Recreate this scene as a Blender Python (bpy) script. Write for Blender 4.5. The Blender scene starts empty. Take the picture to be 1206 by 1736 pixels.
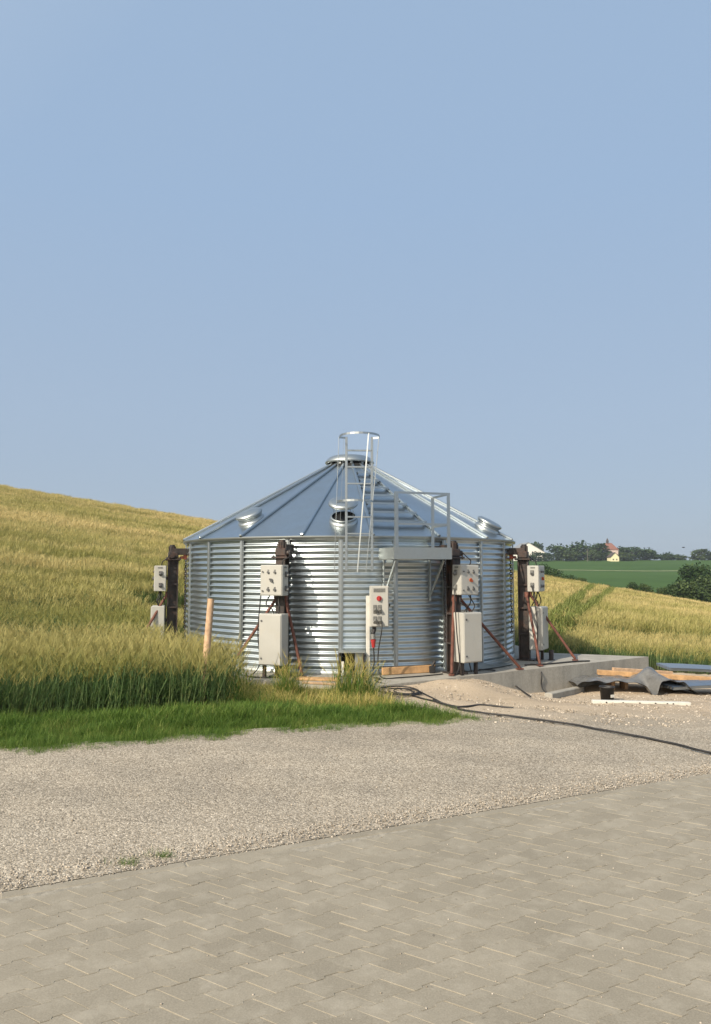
import bpy, math, random
import numpy as np
from math import sin, cos, pi, radians, sqrt, atan2, exp, hypot
random.seed(7); RNG = np.random.default_rng(7)
SC = bpy.context.scene
COL = SC.collection

# ------------------------------------------------------------------ camera numbers
EYE = 1.75; FPX = 1263.0; HOR = 965.0
PITCH = math.atan((HOR - 868) / FPX)

# ------------------------------------------------------------------ terrain
def s01(t):
    t = min(1.0, max(0.0, t)); return t * t * (3 - 2 * t)
def zt(x, y):
    """height of the ground"""
    yy = min(y, 84.0)
    G = 0.0 if yy < 6 else 1 - exp(-(yy - 6) / 25.0)
    F = -0.2 * s01((yy - 8) / 6)
    if yy > 14: F += 3.8 * ((yy - 14) / 66) ** 1.12
    z = F - 0.174 * x * G
    if y < 22:
        a = (x - .33) * .826 + (y - 11.38) * .558; p = (x - .33) * .558 - (y - 11.38) * .826     # gravel banked against the slab
        z += (-.035 - z) * exp(-(max(p, 0) / .85) ** 2) * s01((a + .9) / .7) * s01((3.1 - a) / 1.5)
        z -= 0.10 * exp(-((x - 3.6) ** 2 + (y - 12.9) ** 2) / 1.6)
    if y > 70:
        t = y - 84
        # rounded crest, then the fall to the valley and the far hill
        if t > 0: z -= 0.16 * t * s01(t / 25) 
        if y > 150:
            far = -9.0 + (y - 290) * 0.055
            if y > 625: far = 9.4 - (y - 625) * 0.012
            if y < 290: far = -9.0 - (290 - y) * 0.02
            z = z + (far - z) * s01((y - 150) / 110)
    z += 0.02 * sin(x * 1.7 + y * .6) * sin(y * .9 - x * .4) * s01((y - 8) / 4)
    return z
def ray(px, py):
    u = (px - 603) / FPX; v = (868 - py) / FPX
    return (u, cos(PITCH) - v * sin(PITCH), sin(PITCH) + v * cos(PITCH))
def on_ground(px, py, zadd=0.0, top=90.0):
    r = ray(px, py); t = 1.0
    while t < top:
        x, y, z = r[0] * t, r[1] * t, EYE + r[2] * t
        if z < zt(x, y) + zadd: break
        t += 0.02 + t * .001
    return (r[0] * t, r[1] * t, zt(r[0] * t, r[1] * t))
def at_depth(px, py, d):
    r = ray(px, py); t = d / r[1]
    return (r[0] * t, d, EYE + r[2] * t)
def at_z(px, py, z):
    r = ray(px, py); t = (z - EYE) / r[2]
    return (r[0] * t, r[1] * t, z)

# ------------------------------------------------------------------ object helpers
ORIG = {}
def props(o, label=None, cat=None, group=None, kind=None):
    if label: o['label'] = label
    if cat: o['category'] = cat
    if group: o['group'] = group
    if kind: o['kind'] = kind
    return o
def thing(name, loc, label, cat, group=None):
    o = bpy.data.objects.new(name, None); COL.objects.link(o)
    o.empty_display_size = .2; o.location = loc; ORIG[o.name] = tuple(loc)
    return props(o, label, cat, group)

def vadd(a, b): return (a[0] + b[0], a[1] + b[1], a[2] + b[2])
def vsub(a, b): return (a[0] - b[0], a[1] - b[1], a[2] - b[2])
def vmul(a, k): return (a[0] * k, a[1] * k, a[2] * k)
def vlen(a): return sqrt(a[0] ** 2 + a[1] ** 2 + a[2] ** 2)
def vnorm(a):
    l = vlen(a) or 1; return (a[0] / l, a[1] / l, a[2] / l)
def cross(a, b): return (a[1] * b[2] - a[2] * b[1], a[2] * b[0] - a[0] * b[2], a[0] * b[1] - a[1] * b[0])

class MB:
    def __init__(s): s.v = []; s.f = []; s.sm = []
    def add(s, vs, fs, smooth=False):
        n = len(s.v); s.v += [tuple(p) for p in vs]
        s.f += [tuple(i + n for i in f) for f in fs]; s.sm += [smooth] * len(fs); return s
    def box(s, c, d, ax=((1, 0, 0), (0, 1, 0), (0, 0, 1)), bev=0.0):
        """box centre c, sizes d along axes ax; bev cuts the twelve edges"""
        h = (d[0] / 2, d[1] / 2, d[2] / 2)
        def P(a, b, g): return tuple(c[i] + ax[0][i] * a + ax[1][i] * b + ax[2][i] * g for i in range(3))
        if bev <= 0:
            vs = [P(sx * h[0], sy * h[1], sz * h[2]) for sx in (-1, 1) for sy in (-1, 1) for sz in (-1, 1)]
            fs = [(0, 1, 3, 2), (4, 6, 7, 5), (0, 4, 5, 1), (2, 3, 7, 6), (0, 2, 6, 4), (1, 5, 7, 3)]
            return s.add(vs, fs)
        vs = []; idx = {}
        for sx in (-1, 1):
            for sy in (-1, 1):
                for sz in (-1, 1):
                    for k in range(3):
                        q = [sx * h[0], sy * h[1], sz * h[2]]
                        for j in range(3):
                            if j != k: q[j] -= bev * (1 if q[j] > 0 else -1)
                        idx[(sx, sy, sz, k)] = len(vs); vs.append(P(*q))
        fs = []
        for k in range(3):
            a, b = [j for j in range(3) if j != k]
            for sg in (-1, 1):
                ring = []
                for (p, q) in ((-1, -1), (1, -1), (1, 1), (-1, 1)):
                    t = [0, 0, 0]; t[k] = sg; t[a] = p; t[b] = q; ring.append(idx[(t[0], t[1], t[2], k)])
                flip = (sg < 0) != (k == 1)
                fs.append(tuple(ring[::-1] if flip else ring))
        for k in range(3):
            a, b = [j for j in range(3) if j != k]
            for p in (-1, 1):
                for q in (-1, 1):
                    t0 = [0, 0, 0]; t0[a] = p; t0[b] = q; t0[k] = -1; t1 = list(t0); t1[k] = 1
                    fs.append((idx[(*t0, a)], idx[(*t1, a)], idx[(*t1, b)], idx[(*t0, b)]))
        for sx in (-1, 1):
            for sy in (-1, 1):
                for sz in (-1, 1):
                    fs.append(tuple(idx[(sx, sy, sz, k)] for k in range(3)))
        return s.add(vs, fs)
    def beam(s, p0, p1, w, h, up=(0, 0, 1), bev=0.0):
        d = vsub(p1, p0); L = vlen(d); a = vnorm(d)
        b = vnorm(cross(up, a)); c = cross(a, b)
        m = vmul(vadd(p0, p1), .5)
        return s.box(m, (L, w, h), (a, b, c), bev)
    def tube(s, pts, r, n=8, cap=True, r1=None):
        rings = []; k = len(pts); prev = None; vs = []; fs = []
        for i, p in enumerate(pts):
            d = vnorm(vsub(pts[min(i + 1, k - 1)], pts[max(i - 1, 0)]))
            ref = prev if prev else ((0, 0, 1) if abs(d[2]) < .9 else (1, 0, 0))
            b = vnorm(cross(d, ref)); c = cross(b, d); prev = c
            rr = r if r1 is None else r + (r1 - r) * i / (k - 1)
            for j in range(n):
                a = 2 * pi * j / n
                vs.append(tuple(p[m] + rr * (b[m] * cos(a) + c[m] * sin(a)) for m in range(3)))
        for i in range(k - 1):
            for j in range(n):
                q = (j + 1) % n
                fs.append((i * n + j, i * n + q, (i + 1) * n + q, (i + 1) * n + j))
        s.add(vs, fs, True)
        if cap:
            s.add(vs[:n], [tuple(range(n))]); s.add(vs[-n:], [tuple(range(n))[::-1]])
        return s
    def lathe(s, prof, c, n=32, ax=((1, 0, 0), (0, 1, 0), (0, 0, 1)), smooth=True, close=False):
        vs = []; fs = []; k = len(prof)
        for (r, z) in prof:
            for j in range(n):
                a = 2 * pi * j / n
                vs.append(tuple(c[m] + ax[0][m] * r * cos(a) + ax[1][m] * r * sin(a) + ax[2][m] * z for m in range(3)))
        for i in range(k - 1):
            for j in range(n):
                q = (j + 1) % n
                fs.append((i * n + j, i * n + q, (i + 1) * n + q, (i + 1) * n + j))
        return s.add(vs, fs, smooth)
    def prism(s, poly, z0, z1):
        n = len(poly)
        vs = [(x, y, z0) for x, y in poly] + [(x, y, z1) for x, y in poly]
        fs = [tuple(range(n))[::-1], tuple(range(n, 2 * n))] + [(i, (i + 1) % n, n + (i + 1) % n, n + i) for i in range(n)]
        return s.add(vs, fs)
    def build(s, name, m, parent=None, origin=None):
        o0 = ORIG[parent.name] if parent else (origin or (0, 0, 0))
        me = bpy.data.meshes.new(name)
        me.from_pydata([vsub(p, o0) for p in s.v], [], s.f)
        me.polygons.foreach_set('use_smooth', s.sm)
        for mm in (m if isinstance(m, (list, tuple)) else [m]): me.materials.append(mm)
        me.update()
        o = bpy.data.objects.new(name, me); COL.objects.link(o)
        if parent: o.parent = parent
        else: o.location = o0
        ORIG[o.name] = o0
        return o
def catmull(pts, n=8):
    out = []
    P = [pts[0]] + list(pts) + [pts[-1]]
    for i in range(1, len(P) - 2):
        for k in range(n):
            t = k / n
            out.append(tuple(.5 * (2 * P[i][j] + (P[i + 1][j] - P[i - 1][j]) * t + (2 * P[i - 1][j] - 5 * P[i][j] + 4 * P[i + 1][j] - P[i + 2][j]) * t * t
                       + (3 * P[i][j] - P[i - 1][j] - 3 * P[i + 1][j] + P[i + 2][j]) * t ** 3) for j in range(3)))
    out.append(tuple(pts[-1])); return out

# ------------------------------------------------------------------ materials
class NT:
    def __init__(s, name):
        s.m = bpy.data.materials.new(name); s.m.use_nodes = True; s.t = s.m.node_tree
        s.b = s.t.nodes['Principled BSDF']; s.out = s.t.nodes['Material Output']; s._pos = None
    def n(s, typ, **kw):
        nd = s.t.nodes.new(typ)
        for k, v in kw.items(): setattr(nd, k, v)
        return nd
    def l(s, a, b): s.t.links.new(a, b)
    def pos(s):
        if not s._pos: s._pos = s.n('ShaderNodeNewGeometry')
        return s._pos.outputs['Position']
    def mapped(s, scale=(1, 1, 1), rot=(0, 0, 0)):
        mp = s.n('ShaderNodeMapping'); mp.inputs['Scale'].default_value = scale; mp.inputs['Rotation'].default_value = rot
        s.l(s.pos(), mp.inputs['Vector']); return mp.outputs[0]
    def noise(s, scale, detail=4, rough=.55, vec=None):
        nd = s.n('ShaderNodeTexNoise'); nd.inputs['Scale'].default_value = scale; nd.inputs['Detail'].default_value = detail; nd.inputs['Roughness'].default_value = rough
        s.l(vec or s.pos(), nd.inputs['Vector']); return nd.outputs['Fac']
    def voro(s, scale, vec=None, out='Color', feature='F1', rnd=1.0):
        nd = s.n('ShaderNodeTexVoronoi', feature=feature); nd.inputs['Scale'].default_value = scale; nd.inputs['Randomness'].default_value = rnd
        s.l(vec or s.pos(), nd.inputs['Vector']); return nd.outputs[out]
    def ramp(s, fac, stops, interp='LINEAR'):
        nd = s.n('ShaderNodeValToRGB'); cr = nd.color_ramp; cr.interpolation = interp
        while len(cr.elements) < len(stops): cr.elements.new(.5)
        for e, (p, c) in zip(cr.elements, stops):
            e.position = p; e.color = (c, c, c, 1) if isinstance(c, (int, float)) else (*c, 1)
        s.l(fac, nd.inputs['Fac']); return nd.outputs['Color']
    def mix(s, fac, a, b, mode='MIX'):
        nd = s.n('ShaderNodeMix', data_type='RGBA', blend_type=mode)
        for i, x in ((0, fac), (6, a), (7, b)):
            if isinstance(x, (int, float)): nd.inputs[i].default_value = x
            elif isinstance(x, tuple): nd.inputs[i].default_value = (*x, 1)
            else: s.l(x, nd.inputs[i])
        return nd.outputs[2]
    def math(s, op, a, b=0.0):
        nd = s.n('ShaderNodeMath', operation=op)
        for i, x in ((0, a), (1, b)):
            if isinstance(x, (int, float)): nd.inputs[i].default_value = x
            else: s.l(x, nd.inputs[i])
        return nd.outputs[0]
    def bump(s, h, strength=.3, dist=.01):
        nd = s.n('ShaderNodeBump'); nd.inputs['Strength'].default_value = strength; nd.inputs['Distance'].default_value = dist
        s.l(h, nd.inputs['Height']); s.l(nd.outputs[0], s.b.inputs['Normal'])
    def set(s, color=None, rough=None, metal=None, spec=None):
        for k, v in (('Base Color', color), ('Roughness', rough), ('Metallic', metal), ('Specular IOR Level', spec)):
            if v is None: continue
            if isinstance(v, tuple): s.b.inputs[k].default_value = (*v, 1)
            elif isinstance(v, (int, float)): s.b.inputs[k].default_value = v
            else: s.l(v, s.b.inputs[k])
        return s
def simple(name, c, rough=.6, metal=0.0, var=.25, scale=6, bump=0.0, dirt=None, spec=.5):
    t = NT(name); f = t.noise(scale, 5, .6)
    lo = tuple(x * (1 - var) for x in c); hi = tuple(min(1, x * (1 + var)) for x in c)
    col = t.ramp(f, [(.3, lo), (.7, hi)])
    if dirt:
        d = t.ramp(t.noise(dirt[1], 6, .65), [(.5, 0.0), (.72, 1.0)])
        col = t.mix(t.math('MULTIPLY', d, dirt[2]), col, dirt[0])
    t.set(col, t.ramp(t.noise(scale * 2.3, 3), [(.3, max(.05, rough - .1)), (.7, min(1, rough + .12))]), metal, spec)
    if bump: t.bump(t.noise(scale * 6, 4), bump, .01)
    return t.m
M = {}
def galv(name, base, r0, r1, sp=28, dent=0.0):
    t = NT(name)
    v = t.voro(sp, out='Color'); bw = t.n('ShaderNodeRGBToBW'); t.l(v, bw.inputs[0])
    big = t.noise(2.2, 5, .6)
    f = t.math('ADD', t.math('MULTIPLY', bw.outputs[0], .1), t.math('MULTIPLY', big, .9))
    lo = tuple(x * .88 for x in base); hi = tuple(min(1, x * 1.08) for x in base)
    t.set(t.ramp(f, [(.25, lo), (.75, hi)]), t.ramp(f, [(.25, r1), (.75, r0)]), 1.0)
    if dent: t.bump(t.noise(3.0, 2, .4), dent, .05)
    return t.m
M['galv'] = galv('galvanised', (.42, .45, .455), .36, .48, 30)
M['wall_sheet'] = galv('galvanised wall sheet', (.53, .585, .605), .27, .38, 34, .07)
M['roof_sheet'] = galv('galvanised roof sheet', (.43, .475, .50), .28, .38, 34, .03)
M['galv_dull'] = galv('dull galvanised', (.4, .425, .42), .42, .58, 40)
M['jack'] = simple('dark painted steel', (.028, .022, .02), .55, 0, .5, 9, .15, ((.11, .045, .025), 7, .55))
M['rust'] = simple('rusty red steel', (.13, .048, .032), .72, 0, .45, 12, .2, ((.05, .025, .02), 9, .7))
M['black'] = simple('black rubber', (.016, .015, .015), .55, 0, .3, 14)
M['opening_shade'] = simple('painted opening shade', (.01, .01, .01), .9, 0, .2, 5)  # near-black colour standing in for the shade within openings
M['cream'] = simple('cream painted cabinet', (.40, .395, .362), .45, 0, .05, 3, 0, ((.42, .39, .32), 5, .35))
M['grey_mark'] = simple('grey switch', (.09, .09, .09), .5, 0, .3, 20)
M['greyplate'] = simple('grey label plate', (.14, .14, .13), .5, 0, .4, 60)
M['red'] = simple('red plastic', (.36, .03, .03), .4, 0, .15, 10)
M['orange'] = simple('orange red paint', (.36, .08, .03), .55, 0, .3, 14)
M['hook'] = simple('worn red hook paint', (.32, .08, .045), .6, 0, .4, 30)
M['white'] = simple('white plastic', (.58, .57, .52), .5, 0, .05, 6, 0, ((.4, .37, .3), 8, .4))
M['wood'] = simple('new sawn timber', (.43, .26, .125), .75, 0, .3, 9, .2)
M['oldwood'] = simple('weathered timber', (.47, .31, .19), .8, 0, .3, 14, .2)
M['tarp'] = simple('grey plastic sheet', (.12, .12, .117), .32, 0, .35, 5, .1)
M['sheetblue'] = galv('blueish profiled sheet', (.36, .42, .49), .38, .52, 20)

def concrete():
    t = NT('concrete')
    f = t.noise(1.6, 8, .65); g = t.noise(30, 4)
    c = t.ramp(f, [(.3, (.25, .235, .205)), (.7, (.40, .38, .335))])
    strk = t.ramp(t.noise(3.0, 6, .65, t.mapped((1.5, 1.5, .18))), [(.42, 0.0), (.66, .75)])
    c = t.mix(strk, c, (.2, .19, .17))
    t.set(t.mix(.25, c, t.ramp(g, [(.3, (.22, .21, .18)), (.7, (.48, .46, .4))])), .85, 0, .3); t.bump(g, .25, .01); return t.m
M['concrete'] = concrete()

def gravel():
    t = NT('gravel')
    xy = t.n('ShaderNodeSeparateXYZ'); t.l(t.pos(), xy.inputs[0])
    v1 = t.voro(80, out='Color'); b1 = t.n('ShaderNodeRGBToBW'); t.l(v1, b1.inputs[0])
    v2 = t.voro(190, out='Color'); b2 = t.n('ShaderNodeRGBToBW'); t.l(v2, b2.inputs[0])
    d1 = t.voro(80, out='Distance'); 
    f = t.math('ADD', t.math('MULTIPLY', b1.outputs[0], .6), t.math('MULTIPLY', b2.outputs[0], .4))
    chip = t.ramp(f, [(.15, (.115, .102, .083)), (.38, (.28, .25, .206)), (.6, (.395, .355, .298)), (.9, (.68, .63, .55))])
    # dark gaps between chips
    gap = t.ramp(t.voro(80, out='Distance', feature='DISTANCE_TO_EDGE'), [(.0, .72), (.08, 1.0)])
    chip = t.mix(1.0, chip, gap, 'MULTIPLY')
    sand = t.ramp(t.noise(45, 6, .7), [(.25, (.32, .25, .18)), (.5, (.5, .41, .31)), (.75, (.64, .545, .43))])
    big = t.noise(.9, 5, .6)
    edge = t.math('ADD', t.math('ADD', t.math('MULTIPLY', xy.outputs[1], .5), t.math('MULTIPLY', xy.outputs[0], .0)), t.math('MULTIPLY', big, 1.6))
    fac = t.ramp(t.math('MULTIPLY', t.math('SUBTRACT', edge, 5.1), .9), [(.0, 0.0), (1.0, .8)])
    c = t.mix(fac, chip, sand)
    patch = t.ramp(t.noise(.55, 7, .65), [(.3, (.84, .82, .79)), (.7, (1.08, 1.06, 1.02))])
    ruts = t.ramp(t.noise(1.1, 4, .55, t.mapped((.12, 1.4, 1), (0, 0, -.4))), [(.35, (.88, .87, .85)), (.6, (1.05, 1.04, 1.02))])
    c = t.mix(1.0, c, ruts, 'MULTIPLY')
    c = t.mix(1.0, c, patch, 'MULTIPLY')
    t.set(c, .9, 0, .25)
    h = t.math('ADD', t.math('MULTIPLY', b1.outputs[0], .6), t.math('MULTIPLY', t.math('SUBTRACT', .5, d1), .8))
    h = t.math('ADD', h, t.math('MULTIPLY', t.noise(16, 4), .6))
    t.bump(h, .6, .010); return t.m
M['gravel'] = gravel()

def paver():
    t = NT('paver concrete')
    geo = t.n('ShaderNodeNewGeometry')
    c = t.ramp(geo.outputs['Random Per Island'], [(0, (.222, .198, .155)), (1, (.276, .248, .197))])
    g = t.noise(120, 5, .7); big = t.noise(.8, 6, .62)
    c = t.mix(.35, c, t.ramp(g, [(.3, (.14, .127, .104)), (.55, (.28, .258, .214)), (.75, (.44, .405, .34))]))
    c = t.mix(1.0, c, t.ramp(big, [(.28, (.89, .885, .87)), (.72, (1.08, 1.07, 1.05))]), 'MULTIPLY')
    # pale dust in streaky patches, small dark spots
    c = t.mix(t.ramp(t.noise(5, 6, .7), [(.48, 0.0), (.72, .5)]), c, (.38, .348, .285))
    c = t.mix(t.ramp(t.noise(23, 2, .4), [(.74, 0.0), (.79, .7)]), c, (.1, .09, .075))
    t.set(c, .88, 0, .25); t.bump(t.math('ADD', t.math('MULTIPLY', g, .5), t.noise(20, 4)), .28, .006); return t.m
M['paver'] = paver()
M['sand'] = simple('joint sand', (.27, .245, .198), .95, 0, .3, 25, .3)
M['stone'] = None
def stones():
    t = NT('loose stone'); geo = t.n('ShaderNodeNewGeometry')
    t.set(t.ramp(geo.outputs['Random Per Island'], [(0, (.2, .17, .13)), (.6, (.36, .31, .25)), (1, (.52, .46, .38))]), .9, 0, .3); return t.m
M['stone'] = stones()

def leafy(name, stops, nscale, trans=.35, vec_scale=(1, 1, 1), rand=.5, rough=.6, hue=None):
    """plant material: colour by world position noise and per blade variation, with light passing through"""
    t = NT(name); geo = t.n('ShaderNodeNewGeometry')
    f = t.noise(nscale, 4, .6, t.mapped(vec_scale))
    f = t.math('ADD', t.math('MULTIPLY', f, 1 - rand), t.math('MULTIPLY', geo.outputs['Random Per Island'], rand))
    c = t.ramp(f, stops)
    if hue: c = hue(t, c)
    t.set(c, rough, 0, .25)
    tr = t.n('ShaderNodeBsdfTranslucent'); t.l(c, tr.inputs[0])
    mx = t.n('ShaderNodeMixShader'); mx.inputs[0].default_value = trans
    t.l(t.b.outputs[0], mx.inputs[1]); t.l(tr.outputs[0], mx.inputs[2]); t.l(mx.outputs[0], t.out.inputs[0])
    return t.m
def field_hue(t, c):
    # ripening bands that run across the slope; the crop nearest the road is greener
    b = t.noise(.09, 5, .62, t.mapped((.35, 1.6, 1)))
    c = t.mix(t.ramp(b, [(.44, 0.0), (.56, .8)]), c, (.70, .55, .26))
    b2 = t.noise(.28, 4, .6, t.mapped((.12, 1.5, 1), (0, 0, .12)))
    c = t.mix(t.ramp(b2, [(.52, 0.0), (.6, .7)]), c, (.22, .215, .05))
    xy = t.n('ShaderNodeSeparateXYZ'); t.l(t.pos(), xy.inputs[0])
    q = t.math('ADD', t.math('MULTIPLY', xy.outputs[1], .0135), t.math('MULTIPLY', t.noise(.3, 4), .35))
    return t.mix(t.ramp(q, [(.28, .6), (.42, .38), (.65, .16), (1.0, .0)]), c, (.25, .265, .07))
EAR = [(.2, (.25, .24, .065)), (.5, (.47, .41, .145)), (.8, (.66, .56, .25))]
M['ear'] = leafy('barley ear', EAR, .5, .3, rand=.45, hue=field_hue)
M['stem'] = leafy('barley stem', [(.2, (.05, .10, .035)), (.6, (.14, .21, .08)), (.85, (.36, .38, .15))], 1.5, .3)
M['leaf'] = leafy('barley leaf', [(.15, (.04, .09, .028)), (.55, (.09, .16, .045)), (.9, (.24, .28, .075))], 1.5, .4)
M['grass'] = leafy('verge grass', [(.18, (.045, .10, .016)), (.45, (.1, .185, .03)), (.68, (.19, .28, .055)), (.86, (.4, .36, .13))], 2.2, .4)
M['unripe'] = leafy('unripe barley', [(.2, (.13, .16, .04)), (.6, (.22, .25, .07)), (.9, (.33, .34, .1))], 1.2, .3)
M['dry'] = leafy('dry grass', [(.1, (.2, .22, .05)), (.5, (.5, .42, .13)), (.9, (.7, .58, .26))], 2.5, .35)

def ground_mat():
    t = NT('field soil')
    xy = t.n('ShaderNodeSeparateXYZ'); t.l(t.pos(), xy.inputs[0])
    near = t.ramp(t.noise(9, 6, .7), [(.3, (.03, .032, .014)), (.7, (.085, .075, .04))])
    straw = t.ramp(t.noise(2.5, 6, .7, t.mapped((.5, 2, 1))), [(.3, (.13, .12, .03)), (.7, (.32, .27, .09))])
    fac = t.ramp(t.math('MULTIPLY', xy.outputs[1], .02), [(.3, 0.0), (.8, 1.0)])
    t.set(t.mix(fac, near, straw), .95, 0, .1); t.bump(t.noise(18, 5), .5, .03); return t.m
M['ground'] = ground_mat()
def meadow_mat():
    t = NT('far meadow')
    a = t.noise(.02, 6, .6, t.mapped((.4, 1, 1))); b = t.noise(.35, 5, .7, t.mapped((.25, 1, 1)))
    f = t.math('ADD', t.math('MULTIPLY', a, .6), t.math('MULTIPLY', b, .4))
    t.set(t.ramp(f, [(.3, (.028, .062, .011)), (.5, (.043, .09, .016)), (.7, (.065, .115, .026))]), .9, 0, .1); return t.m
M['meadow'] = meadow_mat()
M['track'] = simple('farm track', (.2, .22, .1), .95, 0, .3, .3)
CROWN = [(.15, (.016, .036, .012)), (.5, (.034, .066, .02)), (.85, (.07, .115, .034))]
M['crown'] = leafy('tree leaves', CROWN, .25, .25, rand=.55)
M['crown2'] = leafy('paler tree leaves', [(.15, (.025, .045, .014)), (.5, (.055, .085, .026)), (.85, (.1, .14, .045))], .25, .25, rand=.55)
M['bark'] = simple('bark', (.06, .05, .04), .9, 0, .3, 4)
M['plaster'] = simple('white plaster', (.72, .7, .64), .85, 0, .06, .5)
M['pink'] = simple('pink plaster', (.62, .49, .43), .85, 0, .08, .5)
M['yellow'] = simple('pale yellow plaster', (.72, .66, .42), .85, 0, .06, .5)
M['tile'] = simple('red roof tile', (.21, .095, .07), .85, 0, .3, 1.2)
M['greyroof'] = simple('grey roof', (.2, .21, .22), .8, 0, .15, 1.0)
M['darkroof'] = simple('dark roof', (.07, .055, .05), .8, 0, .2, 1.0)
M['pane'] = simple('dark window glass', (.03, .035, .04), .15, 0, .1, 1.0)
M['pole'] = simple('grey pole', (.16, .14, .12), .85, 0, .2, 2)
M['bird'] = simple('dark feathers', (.03, .03, .035), .8, 0, .2, 9)

# ------------------------------------------------------------------ camera, sun, sky
cam = bpy.data.cameras.new('camera'); co = bpy.data.objects.new('camera', cam); COL.objects.link(co)
cam.sensor_fit = 'VERTICAL'; cam.sensor_height = 36; cam.lens = 36 * FPX / 1736
cam.clip_end = 9000; cam.clip_start = .05
co.location = (0, 0, EYE); co.rotation_euler = (pi / 2 + PITCH, 0, 0)
SC.camera = co
SUN_AZ = 43; SUN_EL = 34.5        # degrees to the left of straight behind the camera; height
sd = (-sin(radians(SUN_AZ)) * cos(radians(SUN_EL)), -cos(radians(SUN_AZ)) * cos(radians(SUN_EL)), sin(radians(SUN_EL)))
sl = bpy.data.lights.new('sun', 'SUN'); so = bpy.data.objects.new('sun', sl); COL.objects.link(so)
sl.energy = 4.0; sl.angle = radians(.5); sl.color = (1, .885, .72)
from mathutils import Vector
so.rotation_euler = Vector(sd).to_track_quat('Z', 'Y').to_euler(); so.location = (-20, -20, 20)
w = bpy.data.worlds.new('World'); SC.world = w; w.use_nodes = True
bg = w.node_tree.nodes['Background']
sky = w.node_tree.nodes.new('ShaderNodeTexSky'); sky.sky_type = 'NISHITA'; sky.sun_disc = False
sky.sun_elevation = radians(SUN_EL); sky.sun_rotation = radians(180 + SUN_AZ)
sky.air_density = 1.0; sky.dust_density = 1.5; sky.ozone_density = 1.5; sky.altitude = 400
# summer haze: the clear sky is veiled by an even pale blue
veil = w.node_tree.nodes.new('ShaderNodeMix'); veil.data_type = 'RGBA'; veil.blend_type = 'MIX'; veil.inputs[0].default_value = .92
veil.inputs[7].default_value = (2.05, 2.83, 3.95, 1)
tc = w.node_tree.nodes.new('ShaderNodeTexCoord'); dp = w.node_tree.nodes.new('ShaderNodeVectorMath'); dp.operation = 'DOT_PRODUCT'
w.node_tree.links.new(tc.outputs['Generated'], dp.inputs[0]); dp.inputs[1].default_value = sd
glow = w.node_tree.nodes.new('ShaderNodeValToRGB'); w.node_tree.links.new(dp.outputs['Value'], glow.inputs[0])   # the haze is paler and brighter round the sun
sz = w.node_tree.nodes.new('ShaderNodeSeparateXYZ'); w.node_tree.links.new(tc.outputs['Generated'], sz.inputs[0])
hzr = w.node_tree.nodes.new('ShaderNodeValToRGB'); w.node_tree.links.new(sz.outputs[2], hzr.inputs[0])           # greyer towards the horizon
he = hzr.color_ramp.elements; he[0].position = .0; he[0].color = (1.06, .94, .83, 1); he[1].position = .45; he[1].color = (1, 1, 1, 1); e2_ = he.new(.2); e2_.color = (1.08, 1.0, .93, 1)
ge = glow.color_ramp.elements; ge[0].position = .0; ge[0].color = (2.05, 2.83, 3.95, 1); ge[1].position = 1.0; ge[1].color = (14, 13, 11.5, 1)
e_ = ge.new(.55); e_.color = (3.0, 3.6, 4.3, 1); e_ = ge.new(.85); e_.color = (6.0, 6.1, 6.0, 1)
hm = w.node_tree.nodes.new('ShaderNodeMix'); hm.data_type = 'RGBA'; hm.blend_type = 'MULTIPLY'; hm.inputs[0].default_value = 1
w.node_tree.links.new(glow.outputs[0], hm.inputs[6]); w.node_tree.links.new(hzr.outputs[0], hm.inputs[7]); w.node_tree.links.new(hm.outputs[2], veil.inputs[7])
w.node_tree.links.new(sky.outputs[0], veil.inputs[6]); w.node_tree.links.new(veil.outputs[2], bg.inputs[0]); bg.inputs[1].default_value = .12
SC.view_settings.view_transform = 'Standard'; SC.view_settings.look = 'None'; SC.view_settings.exposure = .52; SC.view_settings.gamma = 1
SC.render.engine = 'CYCLES'

# ------------------------------------------------------------------ setting: terrain, gravel, paving
def structure(o): o['kind'] = 'structure'; return o
ys = list(np.arange(-8, 20, .25)) + list(np.arange(20, 110, 1.0)) + list(np.arange(110, 700, 7.0)) + list(np.arange(700, 1600, 60))
us = np.linspace(-1.5, 1.5, 151)
vs = []; fs = []
for y in ys:
    for u in us:
        x = u * (11 + max(y, 0) * .8); vs.append((x, y, zt(x, y) - .02))
W_ = len(us)
for i in range(len(ys) - 1):
    for j in range(W_ - 1): fs.append((i * W_ + j, i * W_ + j + 1, (i + 1) * W_ + j + 1, (i + 1) * W_ + j))
mb = MB(); mb.add(vs, fs, True)
terrain = structure(mb.build('terrain', [M['ground'], M['meadow']]))
mi = np.zeros(len(fs), dtype=np.int32)
for k in range(len(fs)):
    if ys[k // (W_ - 1)] > 112: mi[k] = 1
terrain.data.polygons.foreach_set('material_index', mi)

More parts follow.
